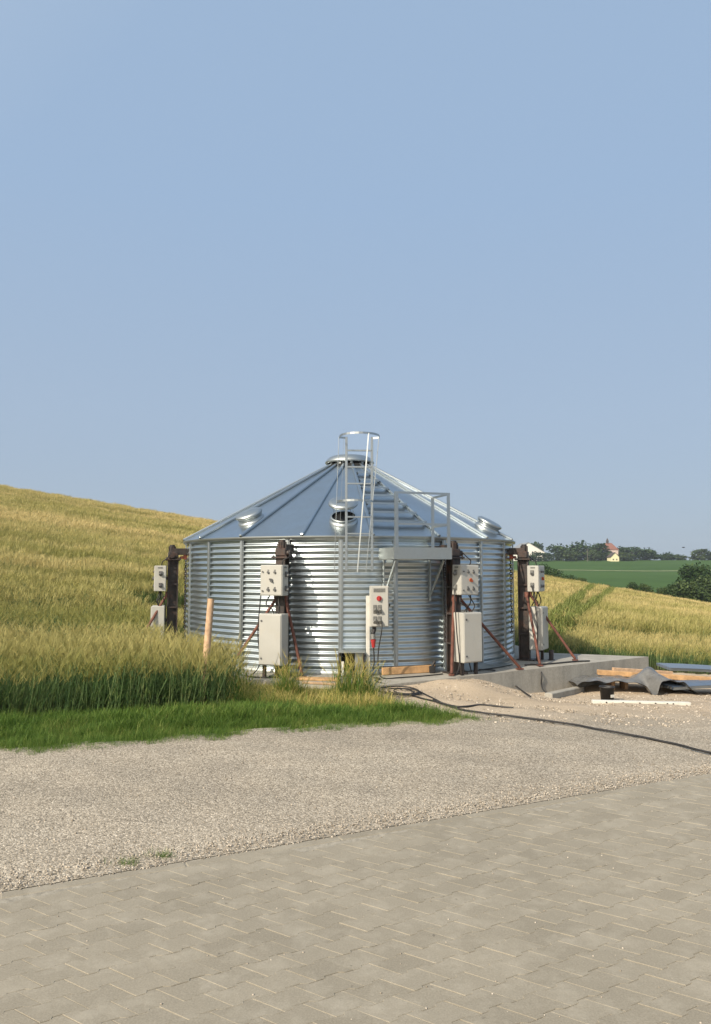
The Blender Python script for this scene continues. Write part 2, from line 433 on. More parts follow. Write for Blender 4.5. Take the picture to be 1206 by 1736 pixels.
# the paving edge: a straight line across the yard
EA = at_z(0, 1512, 0); EB = at_z(1206, 1310, 0)
ed = vnorm(vsub(EB, EA)); en = (-ed[1], ed[0])         # en points away from the camera, over the gravel
def edge_y(x): return EA[1] + (x - EA[0]) * ed[1] / ed[0]
VERGE = [(-12, 5.2)] + [at_z(px, py, 0)[:2] for px, py in ((0, 1281), (200, 1267), (395, 1249), (640, 1229), (815, 1217))]
def verge_y(x):
    for (x0, y0), (x1, y1) in zip(VERGE, VERGE[1:]):
        if x <= x1: return y0 + (y1 - y0) * (x - x0) / (x1 - x0) if x >= x0 else y0
    return VERGE[-1][1]
mb = MB(); cols = np.arange(-9.0, 17.0, .12); vs = []; fs = []; gi = {}
for i, x in enumerate(cols):
    y0 = edge_y(x); top = 16.6 if x > .3 else (11.6 if x > -.4 else verge_y(x) + .2)
    for k in range(130):
        y = y0 + k * .12
        if y > top: break
        r = .010 * (sin(x * 7 + y * 3) * sin(y * 5 - x * 2)) * s01((y - y0 - .3) / .5) + .02 * exp(-((x - 2.4) ** 2) / 2) * sin(x * 3 + y * 4) * s01((y - 9) / 1)
        gi[(i, k)] = len(vs); vs.append((x, y, zt(x, y) + r + .012 * s01((y - y0) / .3)))
for (i, k) in list(gi):
    q = [(i, k), (i + 1, k), (i + 1, k + 1), (i, k + 1)]
    if all(p in gi for p in q): fs.append(tuple(gi[p] for p in q))
mb.add(vs, fs, True); structure(mb.build('gravel_road', M['gravel']))

# paving blocks: interlocking double-T stones in courses turned against the edge
bx = (.80, .455); ax_ = (.770, -.494)       # the two directions of the bond, a little skewed
Lp, Wp = .2, .165
prof = [(-.1, .0925), (-.052, .0925), (-.036, .0725), (.036, .0725), (.052, .0925), (.1, .0925)]
outl = prof + [(p, -q) for p, q in prof[::-1]]
def inset(poly, d):
    out = []
    for p, q in poly:
        out.append((p - d * (1 if p > 0 else -1) * (1 if abs(p) > .09 else 0), q - d * (1 if q > 0 else -1)))
    return out
mb = MB()
ringA = inset(outl, .0020); ringB = inset(outl, .0036); nO = len(outl)
for ci in range(-70, 70):
    for ri in range(-70, 70):
        cb = ri * Lp + (Lp / 2 if ci % 2 else 0); ca = ci * Wp
        cx = cb * bx[0] + ca * ax_[0]; cy = 3.5 + cb * bx[1] + ca * ax_[1]
        if cx < -4.2 or cx > 5.2 or cy < .6: continue
        dist = (cx - EA[0]) * en[0] + (cy - EA[1]) * en[1]
        if dist > -.11: continue
        dz = random.uniform(-.0018, .0012); tx = random.uniform(-.008, .008); ty = random.uniform(-.008, .008)
        rot = random.uniform(-.012, .012); jx = random.uniform(-.0012, .0012)
        vs = []
        for ring, z in ((ringA, -.03), (ringA, -.0022), (ringB, 0.0)):
            for p, q in ring:
                p2 = p * cos(rot) - q * sin(rot) + jx; q2 = q * cos(rot) + p * sin(rot)
                vs.append((cx + p2 * bx[0] + q2 * ax_[0], cy + p2 * bx[1] + q2 * ax_[1], z + dz + p2 * tx + q2 * ty))
        fs = []
        for r_ in (0, 1):
            for j in range(nO):
                q = (j + 1) % nO; fs.append((r_ * nO + q, r_ * nO + j, (r_ + 1) * nO + j, (r_ + 1) * nO + q))
        b0 = 2 * nO
        # top split into three convex pieces
        fs += [(b0 + 0, b0 + 11, b0 + 10, b0 + 1)[::1], (b0 + 1, b0 + 10, b0 + 9, b0 + 2), (b0 + 2, b0 + 9, b0 + 8, b0 + 3), (b0 + 3, b0 + 8, b0 + 7, b0 + 4), (b0 + 4, b0 + 7, b0 + 6, b0 + 5)]
        mb.add(vs, fs)
structure(mb.build('pavement', M['paver']))
mb = MB(); vs = []
for x in (-6, 7): vs += [(x, -3, -.0036), (x, edge_y(x), -.0036)]
mb.add(vs, [(0, 2, 3, 1)]); structure(mb.build('joint_sand', M['sand']))
mb = MB()
t = -4.0
while t < 9:
    L = 1.0; c = (EA[0] + ed[0] * (t + L / 2) - en[0] * .055, EA[1] + ed[1] * (t + L / 2) - en[1] * .055, -.0475 + random.uniform(-.002, .001))
    mb.box(c, (L - .006, .07, .1), ((ed[0], ed[1], 0), (en[0], en[1], 0), (0, 0, 1)), .006); t += L
structure(mb.build('kerb', M['paver']))
# pale track across the far meadow
mb = MB(); vs = []
for k in range(60):
    x = 90 + k * 4; y = 470 + 6 * sin(k * .2)
    for dy in (-3, 3): vs.append((x, y + dy, zt(x, y + dy) + .12))
mb.add(vs, [(2 * k, 2 * k + 2, 2 * k + 3, 2 * k + 1) for k in range(59)]); structure(mb.build('farm_track', M['track']))

# ------------------------------------------------------------------ concrete slab
slab = [(.33, 11.38), (5.88, 15.13), (3.95, 15.85), (3.6, 18), (0, 20.5), (-3.6, 18.5), (-4.35, 15.5), (-3.7, 13.4), (-1.9, 12.1)]
mb = MB(); mb.prism(slab, -1.3, 0.0)
o = mb.build('concrete_slab', M['concrete']); props(o, 'pale grey concrete foundation slab under the round metal silo', 'slab')

# ------------------------------------------------------------------ silo
CX, CY, R = -.127, 16.0, 3.4
ZE = at_depth(593, 909, CY - R)[2]
def polar(th, r, z): a = radians(th); return (CX + r * sin(a), CY - r * cos(a), z)
def frame(th):
    a = radians(th); return (sin(a), -cos(a), 0), (cos(a), sin(a), 0)   # outward, tangential (to the right seen from outside)
silo = thing('grain_silo', (CX, CY, 0), 'round galvanised corrugated grain silo with a conical metal roof and caged ladder', 'silo')
mb = MB(); NA = 276; PER = (ZE - .03) / 22.5; rows = int(22.5 * 10); vs = []; fs = []
ph = RNG.uniform(0, 6.28, (8,))
for i in range(rows + 1):
    z = .03 + (ZE - .03) * i / rows
    for j in range(NA):
        th = 360 * j / NA; a = radians(th)
        seg = (th + 2) % (360 / 23) / (360 / 23)
        r = R + .0158 * cos(2 * pi * (z - .03) / PER)
        r += .0035 * sin(3 * a * 2 + ph[0] + z * 1.3) + .003 * sin(23 * a + 46 * pi / 180 + pi) + .003 * sin(9 * a + z * 4 + ph[1]) * (1 - z / ZE)
        r += .006 * exp(-((z - .55) / .35) ** 2) * sin(31 * a + ph[2]) * sin(5 * a + ph[3])
        vs.append(polar(th, r, z))
for i in range(rows):
    for j in range(NA):
        q = (j + 1) % NA; fs.append((i * NA + j, i * NA + q, (i + 1) * NA + q, (i + 1) * NA + j))
mb.add(vs, fs, True); wall = mb.build('wall', M['wall_sheet'], silo)
for k in range(23):
    th = -2 + k * 360 / 23
    if 115 < th % 360 < 245: continue
    o_, t_ = frame(th); mb = MB()
    c = polar(th, R + .024, (ZE + .03) / 2 - .01)
    mb.box(c, (.03, .036, ZE - .05), (o_, t_, (0, 0, 1)), .004)
    for s in (-1, 1):
        c2 = polar(th, R + .016, (ZE + .03) / 2 - .01); c2 = vadd(c2, vmul(t_, s * .029))
        mb.box(c2, (.012, .02, ZE - .06), (o_, t_, (0, 0, 1)))
    for i in range(22):
        z = .1 + i * PER
        for s in (-1, 1):
            mb.tube([vadd(polar(th, R + .02, z), vmul(t_, s * .03)), vadd(polar(th, R + .03, z), vmul(t_, s * .03))], .008, 6)
    mb.build('stiffener', M['galv'], silo)
mb = MB(); mb.lathe([(R + .03, -.0), (R + .03, .06), (R + .004, .065)], (CX, CY, .002), 96); mb.build('base_ring', M['galv_dull'], silo)
# roof
NR = 18; RB = -13; RE = 3.47; RC = .5; SL = radians(28.6); ZC = ZE + .01 + (RE - RC) * math.tan(SL)
def roofz(r): return ZE + .01 + (RE - r) * math.tan(SL)
mb = MB()
for k in range(NR):
    t0 = RB + 20 * k; t1 = t0 + 20
    nR = 10; vs = []
    for i in range(nR + 1):
        r = RC + (RE - RC) * i / nR; z = roofz(r)
        for j in range(5):
            f = j / 4; pa = polar(t0, r, z); pb = polar(t1, r, z)
            p = tuple(pa[m] + (pb[m] - pa[m]) * f for m in range(3))
            sag = .010 * sin(pi * f) * (r / RE) + .004 * sin(i * 1.1 + k * 2.1) * sin(pi * f)
            vs.append((p[0], p[1], p[2] - sag))
    fs = [(i * 5 + j, (i + 1) * 5 + j, (i + 1) * 5 + j + 1, i * 5 + j + 1) for i in range(nR) for j in range(4)]
    mb.add(vs, fs, True)
    e0 = polar(t0, RE, ZE + .01); e1 = polar(t1, RE, ZE + .01)    # drip edge turned down
    mb.add([e0, e1, vadd(e1, (0, 0, -.035)), vadd(e0, (0, 0, -.035))], [(0, 3, 2, 1)])
roof = mb.build('roof', M['roof_sheet'], silo)
for k in range(NR):
    th = RB + 20 * k; mb = MB(); o_, t_ = frame(th)
    p0 = polar(th, RC - .02, roofz(RC - .02) + .022); p1 = polar(th, RE + .02, roofz(RE + .02) + .022)
    d = vnorm(vsub(p1, p0)); up = cross(d, t_); up = vmul(up, 1 if up[2] > 0 else -1)
    mb.box(vmul(vadd(p0, p1), .5), (vlen(vsub(p1, p0)), .06, .05), (d, t_, up), .012)
    mb.build('roof_rib', M['roof_sheet'], roof)
mb = MB(); mb.lathe([(RE - .01, -.05), (RE + .012, -.03), (RE + .012, .0)], (CX, CY, ZE + .002), 108); mb.build('eave_trim', M['galv_dull'], roof)
# peak lid on a collar coloured near-black for the shaded gap beneath it
zc = roofz(RC)
mb = MB(); mb.lathe([(.44, -.05), (.44, .1)], (CX, CY, zc), 48); mb.lathe([(.52, -.03), (.5, .035), (.46, .04)], (CX, CY, zc), 48); mb.build('collar', M['opening_shade'], roof)
mb = MB(); mb.lathe([(.46, .085), (.515, .08), (.53, .1), (.525, .125), (.49, .17), (.44, .215), (.38, .24), (.2, .265), (.0, .27)], (CX, CY, zc), 64)
lid = mb.build('peak_lid', M['galv'], roof)
for k in range(12):
    th = k * 30 + 5; o_, t_ = frame(th); mb = MB(); mb.box(polar(th, .47, zc + .06), (.02, .05, .09), (o_, t_, (0, 0, 1))); mb.build('lid_bracket', M['galv_dull'], lid)
def roof_frame(th):
    o_, t_ = frame(th); n = (o_[0] * sin(SL), o_[1] * sin(SL), cos(SL)); d = cross(t_, n)
    return t_, d, n
for th, r, kind in ((-40, 2.82, 0), (64, 3.02, 0), (-1.6, 2.93, 1)):
    fr = roof_frame(th); c = polar(th, r, roofz(r) - .01)
    mb = MB(); mb.lathe([(.25, -.03), (.25, .02), (.225, .025), (.22, .07), (.235, .075), (.235, .09), (.205, .09)], c, 36, fr)
    v = mb.build('vent_neck', M['galv'], roof)
    mb = MB(); mb.lathe([(.207, .088), (.207, .05), (0, .05)], c, 36, fr); mb.build('vent_throat', M['opening_shade'], v)
    h = .12 if not kind else .33
    mb = MB(); mb.lathe([(.18, h - .02), (.245, h - .025), (.26, h), (.25, h + .03), (.2, h + .05), (.0, h + .065)], c, 36, fr); mb.build('vent_cap', M['galv'], v)
    for q in range(4):
        a = q * pi / 2 + .6; p = vadd(c, vadd(vmul(fr[0], .21 * cos(a)), vmul(fr[1], .21 * sin(a))))
        mb = MB(); mb.beam(vadd(p, vmul(fr[2], .06)), vadd(p, vmul(fr[2], h)), .008 if kind else .02, .006); mb.build('cap_stay', M['galv_dull'], v)
# treads across the roof panel beside the ladder
for i in range(7):
    r = .98 + i * .34; z = roofz(r); th = 17
    t_, d, n = roof_frame(th); hw = r * sin(radians(10)) - .02
    c = vadd(polar(th, r, z), vmul(n, .03)); mb = MB()
    o_, _ = frame(th)
    mb.box(vadd(c, (o_[0] * .03, o_[1] * .03, .012)), (.085, 2 * hw, .008), (o_, t_, (0, 0, 1)))
    mb.box(vadd(c, (o_[0] * .076, o_[1] * .076, .0)), (.008, 2 * hw, .032), (o_, t_, (0, 0, 1)))
    for s in (-1, 1): mb.box(vadd(c, vadd((o_[0] * .02, o_[1] * .02, -.012), vmul(t_, s * (hw - .02)))), (.1, .012, .05), (o_, t_, (0, 0, 1)))
    mb.build('roof_step', M['roof_sheet'], roof)

# ladder with cage
LTH = 3.0; o_, t_ = frame(LTH); LR = R + .2
zl0 = 1.72; zl1 = 3.97
lad = MB()
lw = .215
for s in (-1, 1):
    p = vadd(polar(LTH, LR, 0), vmul(t_, s * lw))
    lad.box((p[0], p[1], (zl0 + zl1) / 2), (.028, .042, zl1 - zl0), (o_, t_, (0, 0, 1)), .004)
ladder = lad.build('ladder', M['galv'], silo)
z = zl0 + .06
while z < zl1 - .05:
    mb = MB(); pc = polar(LTH, LR, z)
    mb.beam(vadd(pc, vmul(t_, -lw)), vadd(pc, vmul(t_, lw)), .028, .028, bev=.004); mb.build('rung', M['galv'], ladder); z += .28
for z in (1.86, 2.2):
    for s in (-1, 1):
        mb = MB(); a = vadd(polar(LTH, R + .0, z), vmul(t_, s * lw)); b = vadd(polar(LTH, LR, z), vmul(t_, s * lw)); mb.beam(a, b, .035, .006, up=t_); mb.build('wall_bracket', M['galv'], ladder)
def cage_pt(phi, z):
    # phi 0 = left rail, 180 = right rail; the cage leans a little to the left lower down
    f = (z - zl0) / (zl1 - zl0); rr = .265 + .075 * f; sh = -.15 * (1 - f); oc = .24
    a = radians(phi); base = polar(LTH, LR, z)
    return tuple(base[m] + t_[m] * (sh - rr * cos(a)) + o_[m] * (oc * (1 if 20 < phi < 160 else .9) * sin(a) ** .8 * 1.9 * rr / .34 + .06) for m in range(3))
def hoop(z):
    mb = MB(); P = []
    if z > 3: P = [vadd(polar(LTH, LR, z), vmul(t_, -lw))]
    else: P = [vadd(polar(LTH, LR, z), vmul(t_, -lw))]
    P += [cage_pt(p, z) for p in range(0, 181, 12)] + [vadd(polar(LTH, LR, z), vmul(t_, lw))]
    vs = []
    for p in P: vs += [vadd(p, (0, 0, -.017)), vadd(p, (0, 0, .017))]
    c0 = vadd(polar(LTH, LR + .3, z), (0, 0, 0)); ins = []
    for p in P:
        d = vnorm((c0[0] - p[0], c0[1] - p[1], 0)); q = vadd(p, vmul(d, .005)); ins += [vadd(q, (0, 0, -.017)), vadd(q, (0, 0, .017))]
    n = len(P); fs = []
    for i in range(n - 1):
        a = 2 * i; fs += [(a, a + 2, a + 3, a + 1), (2 * n + a, 2 * n + a + 1, 2 * n + a + 3, 2 * n + a + 2), (a + 1, a + 3, 2 * n + a + 3, 2 * n + a + 1), (a, 2 * n + a, 2 * n + a + 2, a + 2)]
    mb.add(vs + ins, fs); mb.build('cage_hoop', M['galv'], ladder)
hoop(3.95); hoop(2.86)
for phi in (0, 38, 112, 160):
    mb = MB(); a = cage_pt(phi, 1.7); b = cage_pt(phi, 3.95)
    mb.beam(a, b, .022 if phi == 112 else .014, .004, up=vnorm(vsub(a, polar(LTH, LR + .3, 1.7)))); mb.build('cage_strap', M['galv'], ladder)

# platform beside the ladder
PTH = 17; o_, t_ = frame(PTH); zf = at_depth(718, 948, 12.03)[2]; ztp = at_depth(718, 928, 12.03)[2]; zr = at_depth(718, 836, 12.03)[2]
PD = .75; PH_ = .5
def pp(o, t, z): b = polar(PTH, R + .02, z); return (b[0] + o_[0] * o + t_[0] * t, b[1] + o_[1] * o + t_[1] * t, z)
AX = (o_, t_, (0, 0, 1))
mb = MB(); mb.box(pp(PD / 2, 0, zf + .02), (PD, 2 * PH_ - .02, .03), AX); plat = mb.build('platform', M['galv_dull'], silo)
mb = MB(); mb.box(pp(PD - .004, 0, (zf + ztp) / 2), (.012, 2 * PH_, ztp - zf), AX); mb.build('toe_board', M['galv_dull'], plat)
for s in (-1, 1):
    mb = MB(); mb.box(pp(PD / 2, s * PH_, (zf + ztp) / 2), (PD - .02, .012, ztp - zf), AX); mb.build('toe_board', M['galv_dull'], plat)
for o__, t__ in ((PD - .03, -PH_ + .03), (PD - .03, PH_ - .03), (.06, PH_ - .03)):
    mb = MB(); c = pp(o__, t__, (zf + zr) / 2 + .03)
    mb.box(c, (.055, .006, zr - zf - .06), AX); mb.box(vadd(c, vadd(vmul(o_, .0225), vmul(t_, -.02 if t__ > 0 else .02))), (.006, .056, zr - zf - .06), AX)
    mb.build('guard_post', M['galv'], plat)
for z in (zr, (zr + zf) / 2 + .03):
    mb = MB(); mb.beam(pp(PD - .02, -PH_ + .02, z), pp(PD - .02, PH_ - .02, z), .012, .035); mb.build('guard_rail', M['galv'], plat)
    mb = MB(); mb.beam(pp(PD - .02, PH_ - .02, z), pp(.04, PH_ - .02, z), .012, .035); mb.build('guard_rail', M['galv'], plat)
for t__ in (-.42, .42):
    mb = MB(); mb.beam(pp(PD - .15, t__, zf - .01), pp(.02, t__, zf - .62), .05, .012, up=t_); mb.build('platform_brace', M['galv'], plat)
    mb = MB(); mb.beam(pp(.012, t__, zf), pp(.012, t__, zf - .7), .05, .02, up=t_); mb.build('platform_brace', M['galv_dull'], plat)
mb = MB(); mb.box(pp(PD * .45, -.38, zf - .03), (.3, .1, .05), AX); mb.build('platform_brace', M['galv'], plat)

# ------------------------------------------------------------------ lifting jacks round the silo
def jack(th, face, feet, label, bt=0.0, RJ=3.72, btilt=0.0, seed=0):
    rnd = random.Random(seed)
    base = polar(th, RJ, 0.0); base = (base[0], base[1], 0.0 if th > -60 else zt(base[0], base[1]))
    J = thing('lifting_jack', base, label, 'jack', 'jacks standing round the silo')
    bz = base[2]; o_, t_ = frame(th); fo, ft = frame(face); Z = (0, 0, 1)
    def q(o, t, z): return (base[0] + o_[0] * o + t_[0] * t, base[1] + o_[1] * o + t_[1] * t, z)
    def w(o, t, z): return (base[0] + fo[0] * o + ft[0] * t, base[1] + fo[1] * o + ft[1] * t, z)
    AXJ = (o_, t_, Z); AXF = (fo, ft, Z)
    mb = MB()                                   # I-section post
    mb.box(q(.09, 0, .98 + bz / 2), (.025, .16, 1.92 - bz), AXJ); mb.box(q(-.09, 0, .98 + bz / 2), (.025, .16, 1.92 - bz), AXJ); mb.box(q(0, 0, .98 + bz / 2), (.155, .06, 1.9 - bz), AXJ)
    for z in (.5, 1.0, 1.45): mb.box(q(0, 0, z), (.21, .17, .03), AXJ)
    post = mb.build('post', M['jack'], J)
    mb = MB(); mb.box(q(.03, 0, bz + .012), (.34, .3, .024), AXJ, .004); mb.build('base_plate', M['jack'], J)
    mb = MB(); mb.box(q(0, 0, 1.945), (.3, .28, .03), AXJ, .004)
    for a in (-1, 1):
        for b in (-1, 1): mb.tube([q(a * .12, b * .11, 1.92), q(a * .12, b * .11, 1.985)], .014, 6)
    mb.build('flange', M['jack'], J)
    mb = MB(); mb.box(q(0, 0, 2.03), (.2, .2, .14), AXJ, .02); mb.tube([q(.03, .1, 2.02), q(.03, .16, 2.02)], .05, 12); gear = mb.build('gearbox', M['jack'], J)
    mb = MB(); mb.tube([q(.02, 0, 2.1), q(.02, 0, 2.21)], .062, 16); mb.tube([q(.02, 0, 2.21), q(.02, 0, 2.235)], .05, 16)
    for k in range(10):
        a = k * pi / 5; mb.box(q(.02 + .066 * cos(a), .066 * sin(a), 2.15), (.012, .012, .1), AXJ)
    mb.build('motor', M['jack'], J)
    mb = MB(); mb.box(q(-.13, .075, 2.1), (.36, .014, .13), AXJ, .003); mb.box(q(-.13, -.075, 2.1), (.36, .014, .13), AXJ, .003); mb.build('lifting_arm', M['jack'], J)
    mb = MB(); ho = -.235                       # hook block and chain on the silo side
    mb.box(q(ho, 0, 2.0), (.07, .05, .11), AXJ, .012); mb.box(q(ho + .05, 0, 1.985), (.1, .03, .05), AXJ, .01); mb.build('hook', M['hook'], J)
    mb = MB(); z = 1.93; k = 0
    while z > .5:
        big = 1.55 < z < 1.8
        a = t_ if k % 2 else o_; lw_ = .017 if not big else .026; lh = .03
        P = []
        for j in range(9):
            an = 2 * pi * j / 8; P.append(vadd(q(ho - .01 + .004 * sin(z * 9), 0, z + lh * sin(an)), vmul(a, lw_ * cos(an))))
        mb.tube(P, .0065 if not big else .009, 5, cap=False); z -= .044; k += 1
    mb.build('chain', M['jack'], J)
    # control box
    c0 = w(.235, bt, 1.57); DB, WB, HB = .22, .4, .5
    rx = radians(btilt); AXB = (fo, vadd(vmul(ft, cos(rx)), vmul(Z, sin(rx))), vadd(vmul(Z, cos(rx)), vmul(ft, -sin(rx))))
    def f(o, t, z): return tuple(c0[m] + AXB[0][m] * o + AXB[1][m] * t + AXB[2][m] * z for m in range(3))
    mb = MB(); mb.box(c0, (DB, WB, HB), AXB, .008); mb.box(f(DB / 2 + .004, 0, 0), (.008, WB - .03, HB - .03), AXB, .003); cb = mb.build('control_box', M['cream'], J)
    for (tt, zz, r) in ((-.15, .14, .012), (-.05, .13, .02), (.07, .13, .02), (-.15, -.17, .012), (-.05, -.15, .024), (.07, -.15, .024)):
        mb = MB(); mb.tube([f(DB / 2 + .008, tt, zz), f(DB / 2 + .03, tt, zz)], r, 12)
        if r > .013: mb.box(f(DB / 2 + .01, tt, zz + .035), (.004, .03, .014), AXB)
        mb.build('button', M['grey_mark'], cb)
    mb = MB(); mb.tube([f(DB / 2 + .008, .01, 0), f(DB / 2 + .022, .01, 0)], .03, 16); mb.beam(f(DB / 2 + .034, -.015, .025), f(DB / 2 + .034, .035, -.025), .022, .024, up=fo)
    mb.build('main_switch', M['orange'] if th > 0 else M['grey_mark'], cb)
    for s in (-1, 1):                           # sockets and latches on the sides
        for zz in ((.1, -.13) if s > 0 else (.12, -.12)):
            mb = MB(); mb.box(f(-.01, s * (WB / 2 + .012), zz), (.07, .024, .085), AXB, .006); mb.tube([f(-.01, s * (WB / 2 + .02), zz - .01), f(-.01, s * (WB / 2 + .05), zz - .03)], .028, 12)
            mb.build('socket', M['grey_mark'] if s > 0 else M['greyplate'], cb)
        mb = MB(); mb.box(f(.0, s * (WB / 2 + .003), .21), (.09, .006, .025), AXB); mb.build('name_plate', M['greyplate'], cb)
    # lower cabinet
    c1 = w(.265, bt + .01, .62); HC = .82; DC = .25
    def g(o, t, z): return tuple(c1[m] + fo[m] * o + ft[m] * t + Z[m] * z for m in range(3))
    mb = MB(); mb.box(c1, (DC, .41, HC), AXF, .01); cab = mb.build('cabinet', M['cream'], J)
    mb = MB(); mb.box(g(DC / 2 + .006, 0, 0), (.012, .385, HC - .03), AXF, .005); door = mb.build('cabinet_door', M['cream'], cab)
    for zz in (.3, -.3):
        mb = MB(); mb.tube([g(DC / 2 + .012, -.15, zz), g(DC / 2 + .022, -.15, zz)], .016, 10); mb.build('lock', M['grey_mark'], cab)
    for s in (-1, 1):
        mb = MB(); mb.box(g(.02, s * .15, -HC / 2 - .1), (.05, .05, .21), AXF); mb.build('cabinet_foot', M['jack'], J)
    for zz in (1.57, .75): MB().box(w(.13, bt, zz), (.1, .16, .06), AXF).build('mount', M['jack'], J)
    # braces
    for (fx, fy) in feet:
        zz = 0.012 if th > -60 else zt(fx, fy)
        d = vnorm((fx - base[0], fy - base[1], 0)); top = (base[0] + d[0] * .09 + fo[0] * .03, base[1] + d[1] * .09 + fo[1] * .03, 1.26)
        mb = MB(); mb.tube([top, (fx, fy, zz + .03)], .026, 10); mb.box((fx, fy, zz + .01), (.11, .09, .02), ((d[0], d[1], 0), (-d[1], d[0], 0), Z)); mb.tube([(fx, fy, zz + .02), (fx, fy, zz + .07)], .012, 6)
        mb.box(top, (.07, .05, .1), AXJ); mb.build('brace', M['rust'], J)
    # short cables between the boxes, post and motor
    cabl = [[f(0, -.1, -HB / 2), f(.02, -.12, -HB / 2 - .13), g(.02, -.05, HC / 2 + .09), g(0, .0, HC / 2)],
            [f(0, .08, -HB / 2), f(.04, .1, -HB / 2 - .1), g(.03, .12, HC / 2 + .1), g(0, .08, HC / 2)],
            [f(-.02, .13, -HB / 2), f(-.06, .16, -.4), q(.12, .1, .95), q(.16, .14, .4), q(.22, .2, .03)],
            [q(.05, .12, 2.06), q(.13, .19, 1.96), f(-.05, .15, HB / 2 + .08), f(-.03, .12, HB / 2)],
            [f(-.01, -WB / 2 - .04, -.14), f(.02, -WB / 2 - .06, -.35), g(.05, -.27, .1), g(.04, -.24, -.4), g(.1, -.35, -.59)]]
    for c in cabl:
        c = [(p[0] + rnd.uniform(-.015, .015), p[1] + rnd.uniform(-.015, .015), max(p[2], bz + .012)) for p in c]
        mb = MB(); mb.tube(catmull(c, 7), .0105, 6); mb.build('cable', M['black'], J)
    return J
pA = polar(-73, 3.68, 0)
jack(-73, -78, [(pA[0] - .62, pA[1] - .72)], 'leftmost lifting jack rising from the barley, dark post with a white box in profile', 0, 3.68, 0, 1)
jack(-17, -21, [(-2.12, 12.35), (-.86, 12.2)], 'lifting jack left of the ladder, two cream cabinets on its front and rusty braces', -.03, 3.72, 0, 2)
jack(29, 33, [(1.58, 12.42), (2.86, 13.15)], 'lifting jack under the platform corner with cream cabinets and a long rusty brace', .07, 3.70, -1.5, 3)
jack(68, 60, [(3.33, 13.62), (4.2, 14.42)], 'rightmost lifting jack at the silo edge with white box sides and a dark post', .03, 3.68, 0, 4)

# ------------------------------------------------------------------ power box on its white post
bx0 = at_z(622, 1147, 0); D0 = bx0[1]
PBx = thing('power_box', (bx0[0], bx0[1], 0), 'cream power socket box with red switch on a thin white post', 'power box')
fo, ft = frame(4); AXF = (fo, ft, (0, 0, 1))
def pz(py): return at_depth(640, py, D0)[2]
def pb(o, t, z): return (bx0[0] + fo[0] * o + ft[0] * t, bx0[1] + fo[1] * o + ft[1] * t, z)
mpx = D0 / FPX
mb = MB(); mb.box(pb(0, .02, pz(1010) / 2), (.045, .06, pz(1010)), AXF, .004); mb.build('post', M['white'], PBx)
mb = MB(); mb.box(pb(0, .02, .008), (.16, .16, .016), AXF, .003); mb.build('base_plate', M['galv_dull'], PBx)
zb0, zb1 = pz(1062), pz(993); bc = .2
mb = MB(); mb.box(pb(.07, bc, (zb0 + zb1) / 2), (.15, .31, zb1 - zb0), AXF, .008); mb.box(pb(.15, bc, (zb0 + zb1) / 2), (.012, .28, zb1 - zb0 - .03), AXF, .004); enc = mb.build('enclosure', M['cream'], PBx)
mb = MB(); mb.box(pb(.158, bc - .005, zb1 - .07), (.006, .19, .06), AXF); mb.build('label_plate', M['greyplate'], enc)
mb = MB(); mb.tube([pb(.155, bc - .01, pz(1014)), pb(.18, bc - .01, pz(1014))], .042, 18); mb.box(pb(.19, bc - .01, pz(1014)), (.025, .02, .07), AXF, .003); mb.build('switch', M['red'], enc)
for (tt, py) in ((-.075, 1032), (.0, 1032), (-.075, 1050), (.0, 1050)):
    mb = MB(); mb.box(pb(.16, bc + tt, pz(py)), (.012, .065, .14 if py < 1040 else .12), AXF, .006); mb.tube([pb(.165, bc + tt, pz(py)), pb(.215, bc + tt, pz(py) - .03)], .026, 14); mb.build('socket', M['greyplate'], enc)
mb = MB(); mb.box(pb(.05, bc + .165, pz(1026)), (.04, .04, .04), AXF, .004); mb.build('latch', M['black'], enc)
mb = MB(); mb.tube([pb(.05, bc - .08, zb0), pb(.07, bc - .08, zb0 - .05), pb(.11, bc - .11, zb0 - .12)], .032, 12); mb.build('outlet', M['black'], enc)
# plugged cable
pr = thing('power_cable', pb(.13, bc - .11, 0), 'black cable hanging from the socket box by a red plug', 'cable')
mb = MB(); mb.tube([pb(.11, bc - .11, zb0 - .12), pb(.13, bc - .105, zb0 - .2)], .04, 14); mb.build('plug_sleeve', M['greyplate'], pr)
mb = MB(); mb.tube([pb(.13, bc - .105, zb0 - .2), pb(.135, bc - .1, zb0 - .33)], .046, 14, True, .024); mb.build('plug', M['red'], pr)
hz = pb(.135, bc - .1, zb0 - .33)
P = [hz, vadd(hz, (.01, 0, -.2)), vadd(hz, (-.01, -.02, -.4)), (hz[0] - .03, hz[1] - .05, .02), (hz[0] + .1, hz[1] - .2, .014), (hz[0] + .02, hz[1] - .45, .014)]
e = on_ground(662, 1166); P += [(e[0], e[1], e[2] + .03)]
mb = MB(); mb.tube(catmull(P, 8), .011, 7); mb.build('lead', M['black'], pr)
o = (MB().tube(catmull([pb(.16, bc + .03, zb0 + .1), pb(.26, bc + .02, zb0 - .05), pb(.2, bc - .03, .4), pb(.2, bc - .02, .1), pb(.3, bc + .05, .014), pb(.25, bc + .3, .014), pb(.1, bc + .7, .014), (1.45, 12.55, .015)], 8), .01, 7)).build('power_cable', M['black'])
props(o, 'thin black cable from the socket box front along the slab to the right jack', 'cable')

